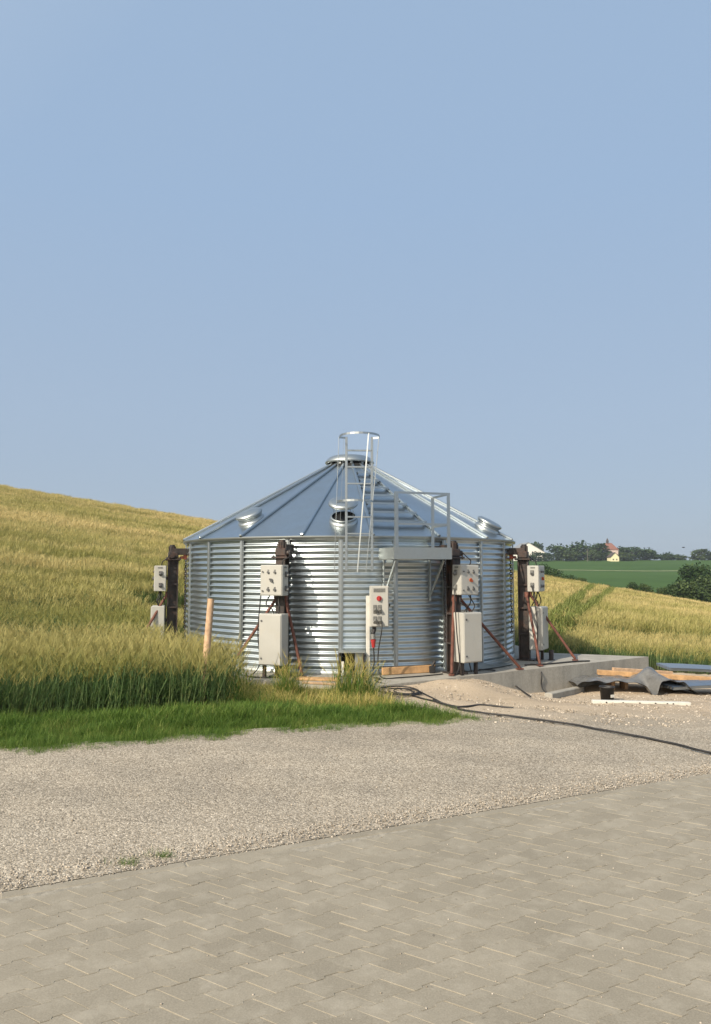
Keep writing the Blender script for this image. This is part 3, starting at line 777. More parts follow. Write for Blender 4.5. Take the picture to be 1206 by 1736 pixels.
# air inlet box at the foot of the wall
ib = at_z(593, 1148, 0); o_, t_ = frame(-1); AXI = (o_, t_, (0, 0, 1))
IB = thing('air_inlet', (ib[0], ib[1], 0), 'square dark framed air inlet opening low on the silo wall', 'air inlet')
iz = at_depth(593, 1107, ib[1])[2]; iw = 41 * ib[1] / FPX
def iq(o, t, z): return (ib[0] + o_[0] * o + t_[0] * t, ib[1] + o_[1] * o + t_[1] * t, z)
ct = .03
for s in (-1, 1):
    mb = MB(); mb.box(iq(-.15, ct + s * (iw / 2), iz / 2), (.36, .025, iz), AXI, .003); mb.build('side', M['jack'], IB)
mb = MB(); mb.box(iq(-.15, ct, iz + .01), (.36, iw + .05, .02), AXI, .003); mb.build('top', M['galv_dull'], IB)
mb = MB(); mb.box(iq(-.3, ct, iz / 2), (.02, iw - .03, iz - .01), AXI); mb.build('back', M['opening_shade'], IB)
mb = MB(); mb.box(iq(-.06, ct + iw * .3, iz / 2), (.02, iw * .34, iz - .02), AXI, .003); fl = mb.build('flap', M['galv_dull'], IB)
mb = MB(); mb.tube([iq(-.05, ct + iw * .3, iz * .42), iq(-.035, ct + iw * .3, iz * .42)], .05, 16); mb.build('flap_disc', M['greyplate'], fl)
mb = MB(); mb.box(iq(.0, ct - iw * .36, iz * .35), (.015, .04, iz * .6), AXI); mb.build('strip', M['white'], IB)

# ------------------------------------------------------------------ timber at the wall foot, loose sheet, stub, stake
def plank(name, a, b, wd, h, lab, cat, m, up=(0, 0, 1)):
    c = vmul(vadd(a, b), .5); mb = MB(); mb.beam(a, b, wd, h, up, .006); o = mb.build(name, m, None, c); return props(o, lab, cat)
def P0(px, py, z=.03): p = at_z(px, py, z); return p
a = P0(648, 1138, .06); b = P0(737, 1133, .06)
plank('timber_board', (a[0], a[1] - .05, .065), (b[0], b[1] - .05, .065), .05, .12, 'thick orange brown board on edge along the silo wall foot right of the socket box', 'board', M['wood'])
plank('timber_board', P0(505, 1150, .02), P0(575, 1152, .02), .2, .035, 'flat new wooden board on the slab below the left jack', 'board', M['wood'])
plank('timber_board', P0(512, 1157, .06), P0(572, 1160, .03), .09, .03, 'narrow wooden lath lying in front of the flat board', 'board', M['oldwood'])
# curled sheet at the wall foot on the right
mb = MB(); vs = []
for i in range(15):
    th = 33 + i * 1.55
    for k in range(6):
        r = 3.45 + k * .055; z = .012 + (.11 - .02 * k) * (.5 + .5 * sin(i * .36 + .4)) * (1 - (k / 5.5) ** 2) + .004
        vs.append(polar(th, r, z))
vs2 = [vadd(p, (0, 0, .004)) for p in vs]; fs = []
for i in range(14):
    for k in range(5):
        q = (i * 6 + k, (i + 1) * 6 + k, (i + 1) * 6 + k + 1, i * 6 + k + 1); fs.append(q); fs.append(tuple(j + 90 for j in q[::-1]))
mb.add(vs + vs2, fs, True); o = mb.build('metal_sheet', M['galv'], None); props(o, 'bent strip of bare sheet metal along the silo foot beside the right jack', 'metal sheet')
pt = at_z(935, 1119, 0)
mb = MB(); mb.lathe([(.035, .19), (.045, .19), (.045, .012), (.07, .012), (.07, 0)], pt, 20); o = mb.build('pipe_stub', M['jack'], None, pt); props(o, 'short dark pipe stub standing on the slab beside the rightmost jack', 'pipe')
sb = (-1.95, 9.6, zt(-1.95, 9.6)); stp = at_depth(358, 1015, 9.7)
mb = MB(); mb.tube([sb, vadd(vmul(vadd(sb, stp), .5), (.004, 0, 0)), stp], .05, 12, True, .043); o = mb.build('wooden_stake', M['oldwood'], None, sb); props(o, 'bare leaning wooden stake standing in the barley by the silo', 'stake')
kb = [on_ground(930, 1184), on_ground(985, 1172)]
mb = MB(); mb.beam(vadd(kb[0], (0, 0, .03)), vadd(kb[1], (0, 0, .03)), .14, .11, bev=.012); o = mb.build('concrete_block', M['concrete'], None, kb[0]); props(o, 'low concrete edging block on the gravel at the slab foot', 'block')

# ------------------------------------------------------------------ cables on the ground
def ground_cable(pts, r, lab, lift=.0, extra=None, n=10):
    P = [on_ground(*p) for p in pts]; P = [(p[0], p[1], p[2] + r + .022) for p in P]
    C = catmull(P, n); C = [(p[0] + .008 * sin(i * .9), p[1] + .008 * sin(i * .6 + 1), max(p[2], zt(p[0], p[1]) + r + .012)) for i, p in enumerate(C)]
    o = MB().tube(C, r, 8).build('ground_cable', M['black'], None, C[0]); return props(o, lab, 'cable', extra)
ground_cable([(700, 1184), (740, 1194), (790, 1209), (860, 1218), (950, 1230), (1030, 1244), (1110, 1260), (1206, 1283), (1330, 1318)], .0115, 'long thick black cable running across the gravel road to the right edge')
ground_cable([(735, 1191), (775, 1203), (815, 1200), (870, 1205)], .013, 'thin black cable end lying on the gravel behind the long cable')
# coil
cc = on_ground(682, 1176); C = []
for i in range(150):
    a = i * .21; rr = .24 + .05 * sin(i * .11) + .03 * sin(a * .5); x = cc[0] + rr * 1.0 * cos(a) + .05 * sin(i * .05); y = cc[1] + rr * 1.2 * sin(a)
    C.append((x, y, zt(x, y) + .03 + .022 * (i % 30) / 30))
e = on_ground(745, 1193); C.append((e[0], e[1], e[2] + .03))
o = MB().tube(C, .009, 7).build('cable_coil', M['black'], None, cc); props(o, 'loose coil of black cable on the gravel by the slab corner', 'cable coil')
# cables draped over the slab edge
def drape(pxs, r, lab):
    P = []
    for (px, py, mode) in pxs:
        if mode == 's': p = at_z(px, py, .0); P.append((p[0], p[1], r + .004))
        elif mode == 'f':           # on the front face of the slab
            rr = ray(px, py); nx, ny = ed2
            k = ((slab[0][0] - 0) * nx + (slab[0][1]) * ny) / (rr[0] * nx + rr[1] * ny)
            P.append((rr[0] * k + nx * .02, rr[1] * k + ny * .02, EYE + rr[2] * k))
        else: p = on_ground(px, py); P.append((p[0], p[1], p[2] + r + .034))
    o = MB().tube(catmull(P, 8), r, 7).build('draped_cable', M['black'], None, P[0]); props(o, lab, 'cable')
sdv = vnorm((slab[1][0] - slab[0][0], slab[1][1] - slab[0][1], 0)); ed2 = (sdv[1], -sdv[0])
drape([(812, 1137, 's'), (838, 1138, 's'), (851, 1146, 'g'), (866, 1160, 'g'), (884, 1175, 'g'), (900, 1186, 'g')], .012, 'black cable sloping down the slab face onto the gravel, left of the hanging loop')
drape([(900, 1127, 's'), (914, 1130, 's'), (917, 1142, 'f'), (917, 1162, 'f'), (925, 1178, 'g'), (945, 1180, 'g')], .011, 'black cable hanging straight down the slab face in a loop')
drape([(890, 1129, 's'), (930, 1127, 's'), (975, 1123, 's'), (1000, 1122, 's')], .014, 'black cable lying along the slab edge under the rightmost jack')
drape([(415, 1147, 's'), (440, 1150, 's'), (480, 1149, 's'), (505, 1142, 's'), (520, 1141, 's')], .012, 'black cable lying on the slab under the cabinet left of the ladder')
pk = at_z(733, 1141, 0)
mb = MB(); mb.box((pk[0], pk[1], .06), (.1, .1, .12), bev=.012); mb.tube([(pk[0], pk[1], .12), (pk[0] + .05, pk[1], .2)], .025, 10); o = mb.build('junction_box', M['black'], None, (pk[0], pk[1], 0)); props(o, 'small black junction box on the slab left of the right jack', 'junction box')

# ------------------------------------------------------------------ building debris on the right
def gp(px, py): return on_ground(px, py)
# white batten with holes
a = gp(1004, 1193); b = gp(1170, 1197); a = (a[0], a[1], a[2] + .03); b = (b[0], b[1], b[2] + .03)
WB_ = thing('white_batten', a, 'long white plastic batten with bolt holes lying on the gravel', 'batten')
MB().beam(a, b, .09, .05, bev=.005).build('strip', M['white'], WB_)
for f in (.14, .31, .48, .64, .76, .82):
    p = tuple(a[m] + (b[m] - a[m]) * f for m in range(3)); d = vnorm(vsub(b, a)); nrm = (d[1], -d[0], 0)
    MB().tube([vadd(p, vmul(nrm, .043)), vadd(p, vmul(nrm, .049))], .013, 8).build('hole_shade', M['opening_shade'], WB_)  # dark disc on the face, painted shade of a bolt opening
# bucket
bk = gp(1030, 1189)
BU = thing('bucket', bk, 'black plastic bucket with a white sticker tucked under the grey sheet', 'bucket')
MB().lathe([(0, .01), (.1, .01), (.115, .22), (.125, .222), (.125, .24), (.11, .24), (.105, .2), (.095, .03), (0, .03)], bk, 28).build('shell', M['black'], BU)
MB().box((bk[0] + .05, bk[1] - .108, bk[2] + .1), (.07, .01, .045), ((cos(.45), sin(.45), 0), (-sin(.45), cos(.45), 0), (0, 0, 1))).build('sticker', M['white'], BU)
# crumpled grey sheet
t0 = gp(992, 1180); t1 = gp(1215, 1192)
NX, NY = 64, 24; vs = []
for i in range(NX + 1):
    u = i / NX; 
    for k in range(NY + 1):
        v = k / NY
        x = t0[0] - .12 + (t1[0] - t0[0] + .35) * u + .04 * sin(9 * v + u * 4); y = (t0[1] + .05) + (t1[1] - t0[1]) * u * .3 + v * 1.15 + .12 * sin(u * 8)
        pk1 = .27 * exp(-((u - .63) / .09) ** 2 - ((v - .45) / .42) ** 2)
        tent = .17 * exp(-((u - .40) / .22) ** 2) * (1 - .4 * abs(v - .4)) + .18 * exp(-((u - .78) / .14) ** 2) * (1 - .55 * v) + .14 * exp(-((u - .1) / .16) ** 2) * (1 - .3 * v)
        pinch = -.34 * exp(-((u - .57) / .035) ** 2) * max(0, 1 - v * 3.0)
        fold = .018 * sin(u * 46 + v * 7) * sin(v * 5 + 1) + .012 * sin(u * 23 - v * 13)
        z = max(.02, .07 + tent + pk1 + pinch + fold - .05 * max(0, u - .85) / .15)
        vs.append((x, y, zt(x, y) + z))
n0 = len(vs); vs += [vadd(p, (0, 0, -.006)) for p in vs]; fs = []
for i in range(NX):
    for k in range(NY):
        q = (i * (NY + 1) + k, (i + 1) * (NY + 1) + k, (i + 1) * (NY + 1) + k + 1, i * (NY + 1) + k + 1); fs += [q, tuple(j + n0 for j in q[::-1])]
mb = MB(); mb.add(vs, fs, True); o = mb.build('plastic_sheet', M['tarp'], None, t0); props(o, 'crumpled dark grey plastic sheet propped into a tent over the bucket', 'plastic sheet')
def ribbed(p, dirx, L, Wd, z0, z1, lab):
    d = vnorm(dirx); s = (-d[1], d[0], 0); mb = MB(); vs = []; n = 80
    for i in range(n + 1):
        t = i / n * Wd
        h = .028 * (1 if (t % .1) < .05 else -1) * min(1, abs(((t % .05) - .025)) * 0 + 1)
        for k in range(5):
            q = k / 4; z = z0 + (z1 - z0) * q + .03 * sin(q * 3)
            vs.append((p[0] + d[0] * L * q + s[0] * t, p[1] + d[1] * L * q + s[1] * t, p[2] + z + h))
    n0 = len(vs); vs += [vadd(v, (0, 0, -.003)) for v in vs]; fs = []
    for i in range(n):
        for k in range(4):
            q = (i * 5 + k, i * 5 + k + 1, (i + 1) * 5 + k + 1, (i + 1) * 5 + k); fs += [q, tuple(j + n0 for j in q[::-1])]
    mb.add(vs, fs); o = mb.build('profiled_sheet', M['sheetblue'], None, p); props(o, lab, 'roofing sheet', 'profiled sheets on the gravel')
g1 = gp(1150, 1184); ribbed((g1[0] + .1, g1[1] + .35, g1[2]), (1, .12, 0), 2.0, .85, .1, .1, 'blue grey profiled sheet lying beside the plastic sheet, in front of the timbers')
g2 = gp(1118, 1168); ribbed((g2[0] + .6, g2[1] + .9, g2[2]), (1, -.05, 0), 2.0, .8, .24, .1, 'blue grey profiled sheet behind the long timbers, nearest the field')
def tb(p0, p1, h0, h1, wd, hh, lab, m):
    a = gp(*p0); b = gp(*p1); a = (a[0], a[1], a[2] + h0); b = (b[0], b[1], b[2] + h1); c = a
    o = MB().beam(a, b, wd, hh, bev=.006).build('timber_beam', m, None, c); props(o, lab, 'timber', 'timbers on the debris pile')
tb((1014, 1168), (1260, 1178), .30, .24, .1, .09, 'long square timber, the topmost of the debris pile', M['wood'])
tb((1030, 1167), (1195, 1176), .17, .13, .14, .045, 'flat pale board under the long square timber', M['wood'])
tb((1040, 1160), (1140, 1162), .28, .24, .07, .06, 'thin timber at the back of the debris pile', M['oldwood'])
for px in (1036, 1058):
    g = gp(px, 1168); o = MB().box((g[0], g[1], g[2] + .1), (.06, .3, .2), bev=.005).build('timber_block', M['oldwood'], None, g); props(o, 'short timber block holding up the long timber, ' + ('nearer the slab' if px < 1050 else 'nearer the plastic sheet'), 'block')

# ------------------------------------------------------------------ vegetation as plain meshes of blades
def emit(name, protos, pts, rotz, scl, lean, mats, wid=None):
    """protos: list of (verts n×3, quads m×4, mat m); one mesh of transformed copies"""
    V = []; F = []; MI = []; off = 0
    which = RNG.integers(0, len(protos), len(pts))
    for k, (pv, pf, pm) in enumerate(protos):
        sel = np.where(which == k)[0]
        if not len(sel): continue
        c, s = np.cos(rotz[sel]), np.sin(rotz[sel]); sc = scl[sel]
        x = pv[None, :, 0] * (1 if wid is None else wid[sel][:, None]); y = pv[None, :, 1] * (1 if wid is None else wid[sel][:, None]); z = pv[None, :, 2]
        X = (c[:, None] * x - s[:, None] * y) * sc[:, None]; Y = (s[:, None] * x + c[:, None] * y) * sc[:, None]; Z = z * sc[:, None] + 0 * X
        X = X + lean[sel, 0][:, None] * Z + pts[sel, 0][:, None]; Y = Y + lean[sel, 1][:, None] * Z + pts[sel, 1][:, None]; Z = Z + pts[sel, 2][:, None]
        v = np.stack([X, Y, Z], -1).reshape(-1, 3)
        n = len(pv); f = (pf[None] + (np.arange(len(sel)) * n)[:, None, None]).reshape(-1, 4) + off
        V.append(v); F.append(f); MI.append(np.tile(pm, len(sel))); off += len(v)
    V = np.concatenate(V).astype(np.float32); F = np.concatenate(F).astype(np.int32); MI = np.concatenate(MI).astype(np.int32)
    me = bpy.data.meshes.new(name); me.vertices.add(len(V)); me.vertices.foreach_set('co', V.ravel())
    me.loops.add(F.size); me.loops.foreach_set('vertex_index', F.ravel())
    me.polygons.add(len(F)); me.polygons.foreach_set('loop_start', np.arange(0, F.size, 4, dtype=np.int32)); me.polygons.foreach_set('material_index', MI)
    for m in mats: me.materials.append(m)
    me.update(calc_edges=True)
    o = bpy.data.objects.new(name, me); COL.objects.link(o); print(name, len(F), 'quads'); return o
def strip(path, w0, w1, side):
    """quads along a path; side = unit vector of the width"""
    v = []; n = len(path)
    for i, p in enumerate(path):
        w = w0 + (w1 - w0) * i / (n - 1)
        v += [[p[m] - side[m] * w / 2 for m in range(3)], [p[m] + side[m] * w / 2 for m in range(3)]]
    f = [[2 * i, 2 * i + 1, 2 * i + 3, 2 * i + 2] for i in range(n - 1)]
    return v, f
def proto(parts):
    V = []; F = []; Mi = []
    for (v, f, m) in parts:
        o = len(V); V += v; F += [[i + o for i in q] for q in f]; Mi += [m] * len(f)
    return np.array(V, float), np.array(F, int), np.array(Mi, int)
def stalk(rich=True):
    r = random.Random(random.random()); ps = []; h = r.uniform(.46, .8) ** .8 * .93; a = r.uniform(0, 6.28); d = (cos(a), sin(a)); b = r.uniform(.02, .1)
    top = (d[0] * b, d[1] * b, h); s = (-d[1], d[0], 0)
    ps.append((*strip([(0, 0, 0), (d[0] * b * .25, d[1] * b * .25, h * .55), top], .0078, .005, s), 1))
    if rich:
        for k in range(r.choice((2, 3, 3))):
            z0 = h * r.uniform(.18, .8); aa = r.uniform(0, 6.28); dd = (cos(aa), sin(aa)); L = r.uniform(.12, .24); ss = (-dd[1], dd[0], 0); bx_ = b * z0 / h * .4
            o0 = (d[0] * bx_, d[1] * bx_, z0)
            ps.append((*strip([o0, vadd(o0, (dd[0] * L * .3, dd[1] * L * .3, L * .55)), vadd(o0, (dd[0] * L * .7, dd[1] * L * .7, L * .55)), vadd(o0, (dd[0] * L, dd[1] * L, L * .2))], .009, .0025, ss), 2))
    # nodding ear with awns
    ea = (d[0] * .5, d[1] * .5, 1 - b * 3); ea = vnorm(ea); e1 = vadd(top, vmul(ea, .085))
    ps.append((*strip([top, vadd(top, vmul(ea, .04)), e1], .012, .009, s), 0)); s2 = vnorm(cross(ea, s)); ps.append((*strip([top, e1], .011, .009, s2), 0))
    for k in range(7 if rich else 4):
        sp = (r.uniform(-.35, .35), r.uniform(-.35, .35), r.uniform(-.1, .2)); st = vadd(top, vmul(ea, r.uniform(.02, .08))); dv = vnorm(vadd(ea, sp)); L = r.uniform(.09, .15)
        ps.append((*strip([st, vadd(st, vmul(dv, L))], (.0032), .0018, s if k % 2 else s2), 0))
    return proto(ps)
def tuft(n=34, spread=.33):
    r = random.Random(random.random()); ps = []
    for k in range(n):
        x, y = r.uniform(-spread, spread), r.uniform(-spread, spread); h = r.uniform(.5, .82); a = r.uniform(0, 6.28); d = (cos(a), sin(a)); L = r.uniform(.13, .26); s = (-d[1], d[0], 0); z0 = h - L * .7
        ps.append((*strip([(x, y, z0), (x + d[0] * .05, y + d[1] * .05, h), (x + d[0] * L * .7, y + d[1] * L * .7, h + L * .25)], .019, .008, s), 0))
        if k % 3 == 0: ps.append((*strip([(x, y, .1), (x, y, z0)], .02, .02, s), 1))
    return proto(ps)
def inside_front(x, y):
    """the crop: left of the silo, all round behind it, right of the yard; clear of verge, slab and yard"""
    r = hypot(x - CX, y - CY)
    if r < 4.15: return False
    if x < -1.2:
        fy = 9.02 + (x + 1.6) * .365 + .07 * sin(x * 3.1) + .05 * sin(x * 7.7)
        if y < fy: return False
        if y > 15: return True
        xr = -1.62 - max(0, (y - 9.6)) * .12 - max(0, y - 11.5) * .5 + .06 * sin(y * 5)
        return x < xr
    if x >= -1.2 and y < 16.2: return False
    if x > 3.2: return y > 16.3 + .10 * (x - 4) + .12 * sin(x * 2.2) + 1.3 * s01((6.5 - x) / 1.5)
    return y > 19.5
# tramlines (two wheel tracks) on the right field, and the visible wedge test
TR = []
for A in ([(898, 1064), (916, 1052), (958, 1024), (1003, 990)], [(926, 1064), (944, 1054), (990, 1026), (1039, 994)]):
    TR.append([on_ground(*p, zadd=.7)[:2] for p in A])
def segd(x, y, p, q):
    dx, dy = q[0] - p[0], q[1] - p[1]; t = max(0, min(1, ((x - p[0]) * dx + (y - p[1]) * dy) / (dx * dx + dy * dy))); return hypot(x - p[0] - t * dx, y - p[1] - t * dy)
def in_track(x, y, extra=0.0):
    if x < 2 or y < 17: return False
    for L in TR:
        for p, q in zip(L, L[1:]):
            if segd(x, y, p, q) < .0042 * y + extra: return True
    return False
def scatter_field(y0, y1, dens, umax=.62, track=False, extra=0.0):
    """points of the crop in the wedge the road can see; dens = plants per square metre at a distance"""
    P = []; step = 1.0; y = y0
    while y < y1:
        ya = min(y1, y + step); d = dens((y + ya) / 2); n = int(umax * (ya ** 2 - y ** 2) * d)
        yy = np.sqrt(RNG.uniform(y ** 2, ya ** 2, n)); uu = RNG.uniform(-umax, umax, n); y = ya
        for v, u in zip(yy, uu):
            x = u * v
            if abs(u + .01) < .145 and v > 21: continue
            if inside_front(x, v) and in_track(x, v, extra) == track: P.append((x, v, zt(x, v) - .02))
    return np.array(P)
STALKS = [stalk(True) for _ in range(36)]; LITE = [stalk(False) for _ in range(24)]; TUFTS = [tuft() for _ in range(24)]
def drill(x, y):
    # darker lines where the drill rows run across the slope and the crop stands lower
    if y < 16: return 0
    q = y + .12 * x + .8 * sin(x * .11) + .5 * sin(x * .31 + 1)
    a = max(0, sin(q * .95) * .6 + sin(q * .37 + 1.2) * .5 + .25 * sin(x * .22 + q * .2) - .45)
    return -.34 * min(.6, a)
def wind(P): return np.stack([.10 + .13 * RNG.standard_normal(len(P)), -.02 + .12 * RNG.standard_normal(len(P))], -1)
def plant(name, protos, P, s0, s1, wid, mats=None):
    n = len(P); hs = np.array([(1 + .05 * sin(p[0] * 1.9 + p[1] * .7) + .05 * sin(p[1] * 2.3 - p[0]) + drill(p[0], p[1])) * (.72 if p[0] > 3 and p[1] < 22 else 1) for p in P])
    return emit(name, protos, P, RNG.uniform(0, 6.28, n), RNG.uniform(s0, s1, n) * hs, wind(P), mats or [M['ear'], M['stem'], M['leaf']], wid)
P1 = scatter_field(7.5, 12.5, lambda y: 400 - 40 * max(0, y - 10), .75); o = plant('barley_crop', STALKS, P1, .78, .95, np.ones(len(P1)) * 1.05); props(o, 'tall green and gold bearded barley standing along the grass verge', 'barley', kind='stuff')
P2 = scatter_field(12.5, 26, lambda y: 240 * (12.5 / y) ** 1.6); o = plant('barley_crop', STALKS[:12] + LITE, P2, .76, .94, .7 + .04 * P2[:, 1]); props(o, 'ripening barley round the silo and behind the slab', 'barley', kind='stuff')
P3 = scatter_field(15.5, 44, lambda y: 20 * s01((y - 15) / 5) * min(1, (26 / y) ** 1.2), extra=.22); o = plant('barley_crop', TUFTS, P3, .8, 1.0, np.ones(len(P3)) * .55); props(o, 'golden barley on the lower slope of the hill', 'barley', kind='stuff')
P4 = scatter_field(44, 92, lambda y: 10.5 * (44 / y) ** .8, extra=.2); o = plant('barley_crop', TUFTS, P4, .88, 1.06, np.ones(len(P4)) * .8); props(o, 'straw coloured barley on the upper slope along the skyline', 'barley', kind='stuff')
P5 = scatter_field(17, 92, lambda y: max(10, 70 - 1.6 * (y - 17)), track=True); o = plant('green_growth', [tuft(10, .1) for _ in range(8)], P5, .92, 1.03, np.ones(len(P5)), [M['unripe']] * 3); props(o, 'two bands of low green growth in the wheel tracks up the right field', 'grass', kind='stuff')

def blade(L, w, bend, n=3):
    a = random.uniform(0, 6.28); d = (cos(a), sin(a)); s = (-d[1], d[0], 0)
    return strip([(d[0] * bend * L * (i / n) ** 2, d[1] * bend * L * (i / n) ** 2, L * (i / n) * (1 - .25 * bend * i / n)) for i in range(n + 1)], w, w * .25, s)
def gtuft(n, L0, L1, w, spread, m=0):
    ps = []
    for k in range(n):
        v, f = blade(random.uniform(L0, L1), w * random.uniform(.7, 1.3), random.uniform(.1, .9)); x, y = random.gauss(0, spread), random.gauss(0, spread)
        ps.append(([[p[0] + x, p[1] + y, p[2]] for p in v], f, m))
    return proto(ps)
def vnoise(x, y): return .5 + .25 * sin(x * 2.1 + 1.3 * sin(y * 1.7)) + .25 * sin(y * 2.9 - x * 1.1 + 2)
SHORT = [gtuft(9, .05, .15, .005, .035) for _ in range(16)]
pts = []
for _ in range(85000):
    x = RNG.uniform(-6.5, 1.75); y = RNG.uniform(5, 10.6)
    lo = verge_y(x) - .2 + .05 * sin(x * 5.1) + .05 * sin(x * 11.3 + 1) + .03
    if x < -1.6: hi = 9.32 + (x + 1.6) * .365
    else: hi = 9.75 - (x + 1.6) * .12
    if x > .2: hi = min(hi, 9.55 - (x - .2) * .38)
    dv = y - lo
    if y < lo or y > hi: continue
    if RNG.uniform() > .35 + .75 * s01(dv / .3): continue
    if x > .9 and RNG.uniform() > s01((1.75 - x) / .5): continue
    pts.append((x, y, zt(x, y) - .005))
pts = np.array(pts); n = len(pts)
hh = np.array([(.4 + .5 * vnoise(p[0] * 1.3, p[1] * 1.9) + .35 * vnoise(p[0] * 5.1 + 2, p[1] * 6.3)) * (.5 + .7 * s01((p[1] - verge_y(p[0]) + .15) / .8)) for p in pts])
o = emit('grass_verge', SHORT, pts, RNG.uniform(0, 6.28, n), RNG.uniform(.75, 1.35, n) * hh, RNG.normal(0, .12, (n, 2)), [M['grass']]); props(o, 'short green grass verge between the gravel road and the barley', 'grass', kind='stuff')
# rough growth between verge and slab: dry yellow patches and taller green tufts
DRY = [gtuft(8, .1, .3, .007, .05, 0) for _ in range(10)] + [gtuft(8, .08, .24, .007, .05, 1) for _ in range(6)]
pts = []
for _ in range(16000):
    x = RNG.uniform(-2.2, .75); y = RNG.uniform(9.0, 11.9)
    if y < 9.45 - (x + 1.6) * .08 or hypot(x - CX, y - CY) < 4.1: continue
    if y > 12.1 + (x + 1.9) * -.33 - .1: continue
    if x > .1 and y > 10.5 - (x - .1) * 2.0: continue
    if RNG.uniform() > .25 + .9 * max(0, vnoise(x * 2.2, y * 2.0) - .25): continue
    pts.append((x, y, zt(x, y) - .005))
pts = np.array(pts); n = len(pts)
o = emit('rough_grass', DRY, pts, RNG.uniform(0, 6.28, n), RNG.uniform(.5, 1.2, n) * np.clip(1.15 - .62 * (pts[:, 1] - 9.9 + .3 * (pts[:, 0] + .6)), .22, .9), RNG.normal(0, .18, (n, 2)), [M['dry'], M['grass']]); props(o, 'patchy dry yellow grass in front of the concrete slab', 'grass', kind='stuff')
TALL = [gtuft(5, .25, .62, .009, .05, 0) for _ in range(10)]
def weed(c, sx, sy, n, hmax, label):
    pts = []; sc = []
    for _ in range(n):
        x = c[0] + RNG.normal(0, sx); y = c[1] + RNG.normal(0, sy); d = ((x - c[0]) / sx) ** 2 + ((y - c[1]) / sy) ** 2
        pts.append((x, y, zt(x, y) - .01)); sc.append(hmax * (1.15 - .22 * min(3.5, d)) / .6 * RNG.uniform(.6, 1.05))
    pts = np.array(pts); sc = np.clip(np.array(sc), .25, 3)
    prot = TALL + [stalk(True) for _ in range(10)]
    for i in range(10): v, f, m = prot[10 + i]; prot[10 + i] = (v * .75, f, np.where(m == 0, 0, 1))
    for i in range(10): v, f, m = prot[i]; prot[i] = (v, f, m * 0 + (1 if i % 3 else 0))
    o = emit('weed_clump', prot, pts, RNG.uniform(0, 6.28, n), sc, RNG.normal(0, .14, (n, 2)), [M['dry'], M['grass']]); props(o, label, 'weeds')
wa = at_z(487, 1188, 0); weed((wa[0], wa[1] + .1), .14, .14, 380, .55, 'small leafy clump of green weeds in front of the cabinet left of the ladder')
wb = at_z(602, 1192, 0); weed((wb[0], wb[1] + .15), .24, .2, 600, .62, 'tall yellow green weed clump in front of the air inlet')
wc = at_z(402, 1196, 0); weed((wc[0], wc[1] + .2), .14, .45, 300, .55, 'ragged weeds at the corner of the barley beside the slab')
wd = at_z(446, 1204, 0); weed((wd[0], wd[1] + .1), .3, .14, 260, .3, 'low scruffy weeds between the barley corner and the small leafy clump')
# a few tufts growing in the paving edge
def small_tuft(px, py, lab):
    c = at_z(px, py, 0); pts = np.array([(c[0] + RNG.normal(0, .05) * ed[0] + RNG.normal(0, .012), c[1] + RNG.normal(0, .02), -.005) for _ in range(26)]); n = len(pts)
    o = emit('weed_tuft', SHORT, pts, RNG.uniform(0, 6.28, n), RNG.uniform(.2, .45, n), RNG.normal(0, .3, (n, 2)), [M['grass']]); props(o, lab, 'weeds', 'tiny weeds at the paving edge')
small_tuft(212, 1465, 'tiny weed tuft at the paving edge, nearer the left side'); small_tuft(274, 1453, 'tiny weed tuft at the paving edge, the one further along to the right')
# loose stones
def stone_protos():
    out = []
    for k in range(10):
        vs = []
        for i in range(4):
            for j in range(6):
                zz = (-.5, .0, .45, .7)[i] ; rr = (.75, 1.0, .8, .25)[i]; a = j * pi / 3
                vs.append([rr * cos(a) * random.uniform(.8, 1.2), rr * sin(a) * random.uniform(.7, 1.1), zz * random.uniform(.75, 1.1)])
        fs = [[i * 6 + j, i * 6 + (j + 1) % 6, (i + 1) * 6 + (j + 1) % 6, (i + 1) * 6 + j] for i in range(3) for j in range(6)] + [[18, 19, 20, 21], [18, 21, 22, 23]]
        out.append((np.array(vs), np.array(fs), np.zeros(len(fs), int)))
    return out
pts = []; sc = []
for _ in range(17000):
    k = RNG.uniform()
    if k < .28:      # along the paving edge
        t = RNG.uniform(-3.2, 7); d = abs(RNG.normal(0, .22)) - .02; x = EA[0] + ed[0] * t + en[0] * d; y = EA[1] + ed[1] * t + en[1] * d; s = RNG.uniform(.003, .0075)
    elif k < .35:    # a few chips strewn on the paving
        x = RNG.uniform(-2, 3.5); y = RNG.uniform(2.6, 6)
        if (x - EA[0]) * en[0] + (y - EA[1]) * en[1] > -.1 or RNG.uniform() > .25: continue
        s = RNG.uniform(.002, .006)
    elif k < .47: x = RNG.uniform(-5, 5); y = RNG.uniform(4, 9.5); s = RNG.uniform(.003, .009)
    else: x = RNG.uniform(.5, 7); y = RNG.uniform(8.8, 13.5); s = .004 + .016 * RNG.uniform() ** 3
    if y < edge_y(x) and k >= .35: continue
    if y > 9 and y > 11.38 + (x - .33) * .675 - .03: continue
    pts.append((x, y, (zt(x, y) if y > edge_y(x) else 0) + (.012 if y > edge_y(x) else .0))); sc.append(s)
pts = np.array(pts); sc = np.array(sc); n = len(pts)
o = emit('loose_stones', stone_protos(), pts, RNG.uniform(0, 6.28, n), sc, np.zeros((n, 2)), [M['stone']]); props(o, 'loose stones scattered over the gravel and the paving edge', 'stones', kind='stuff')

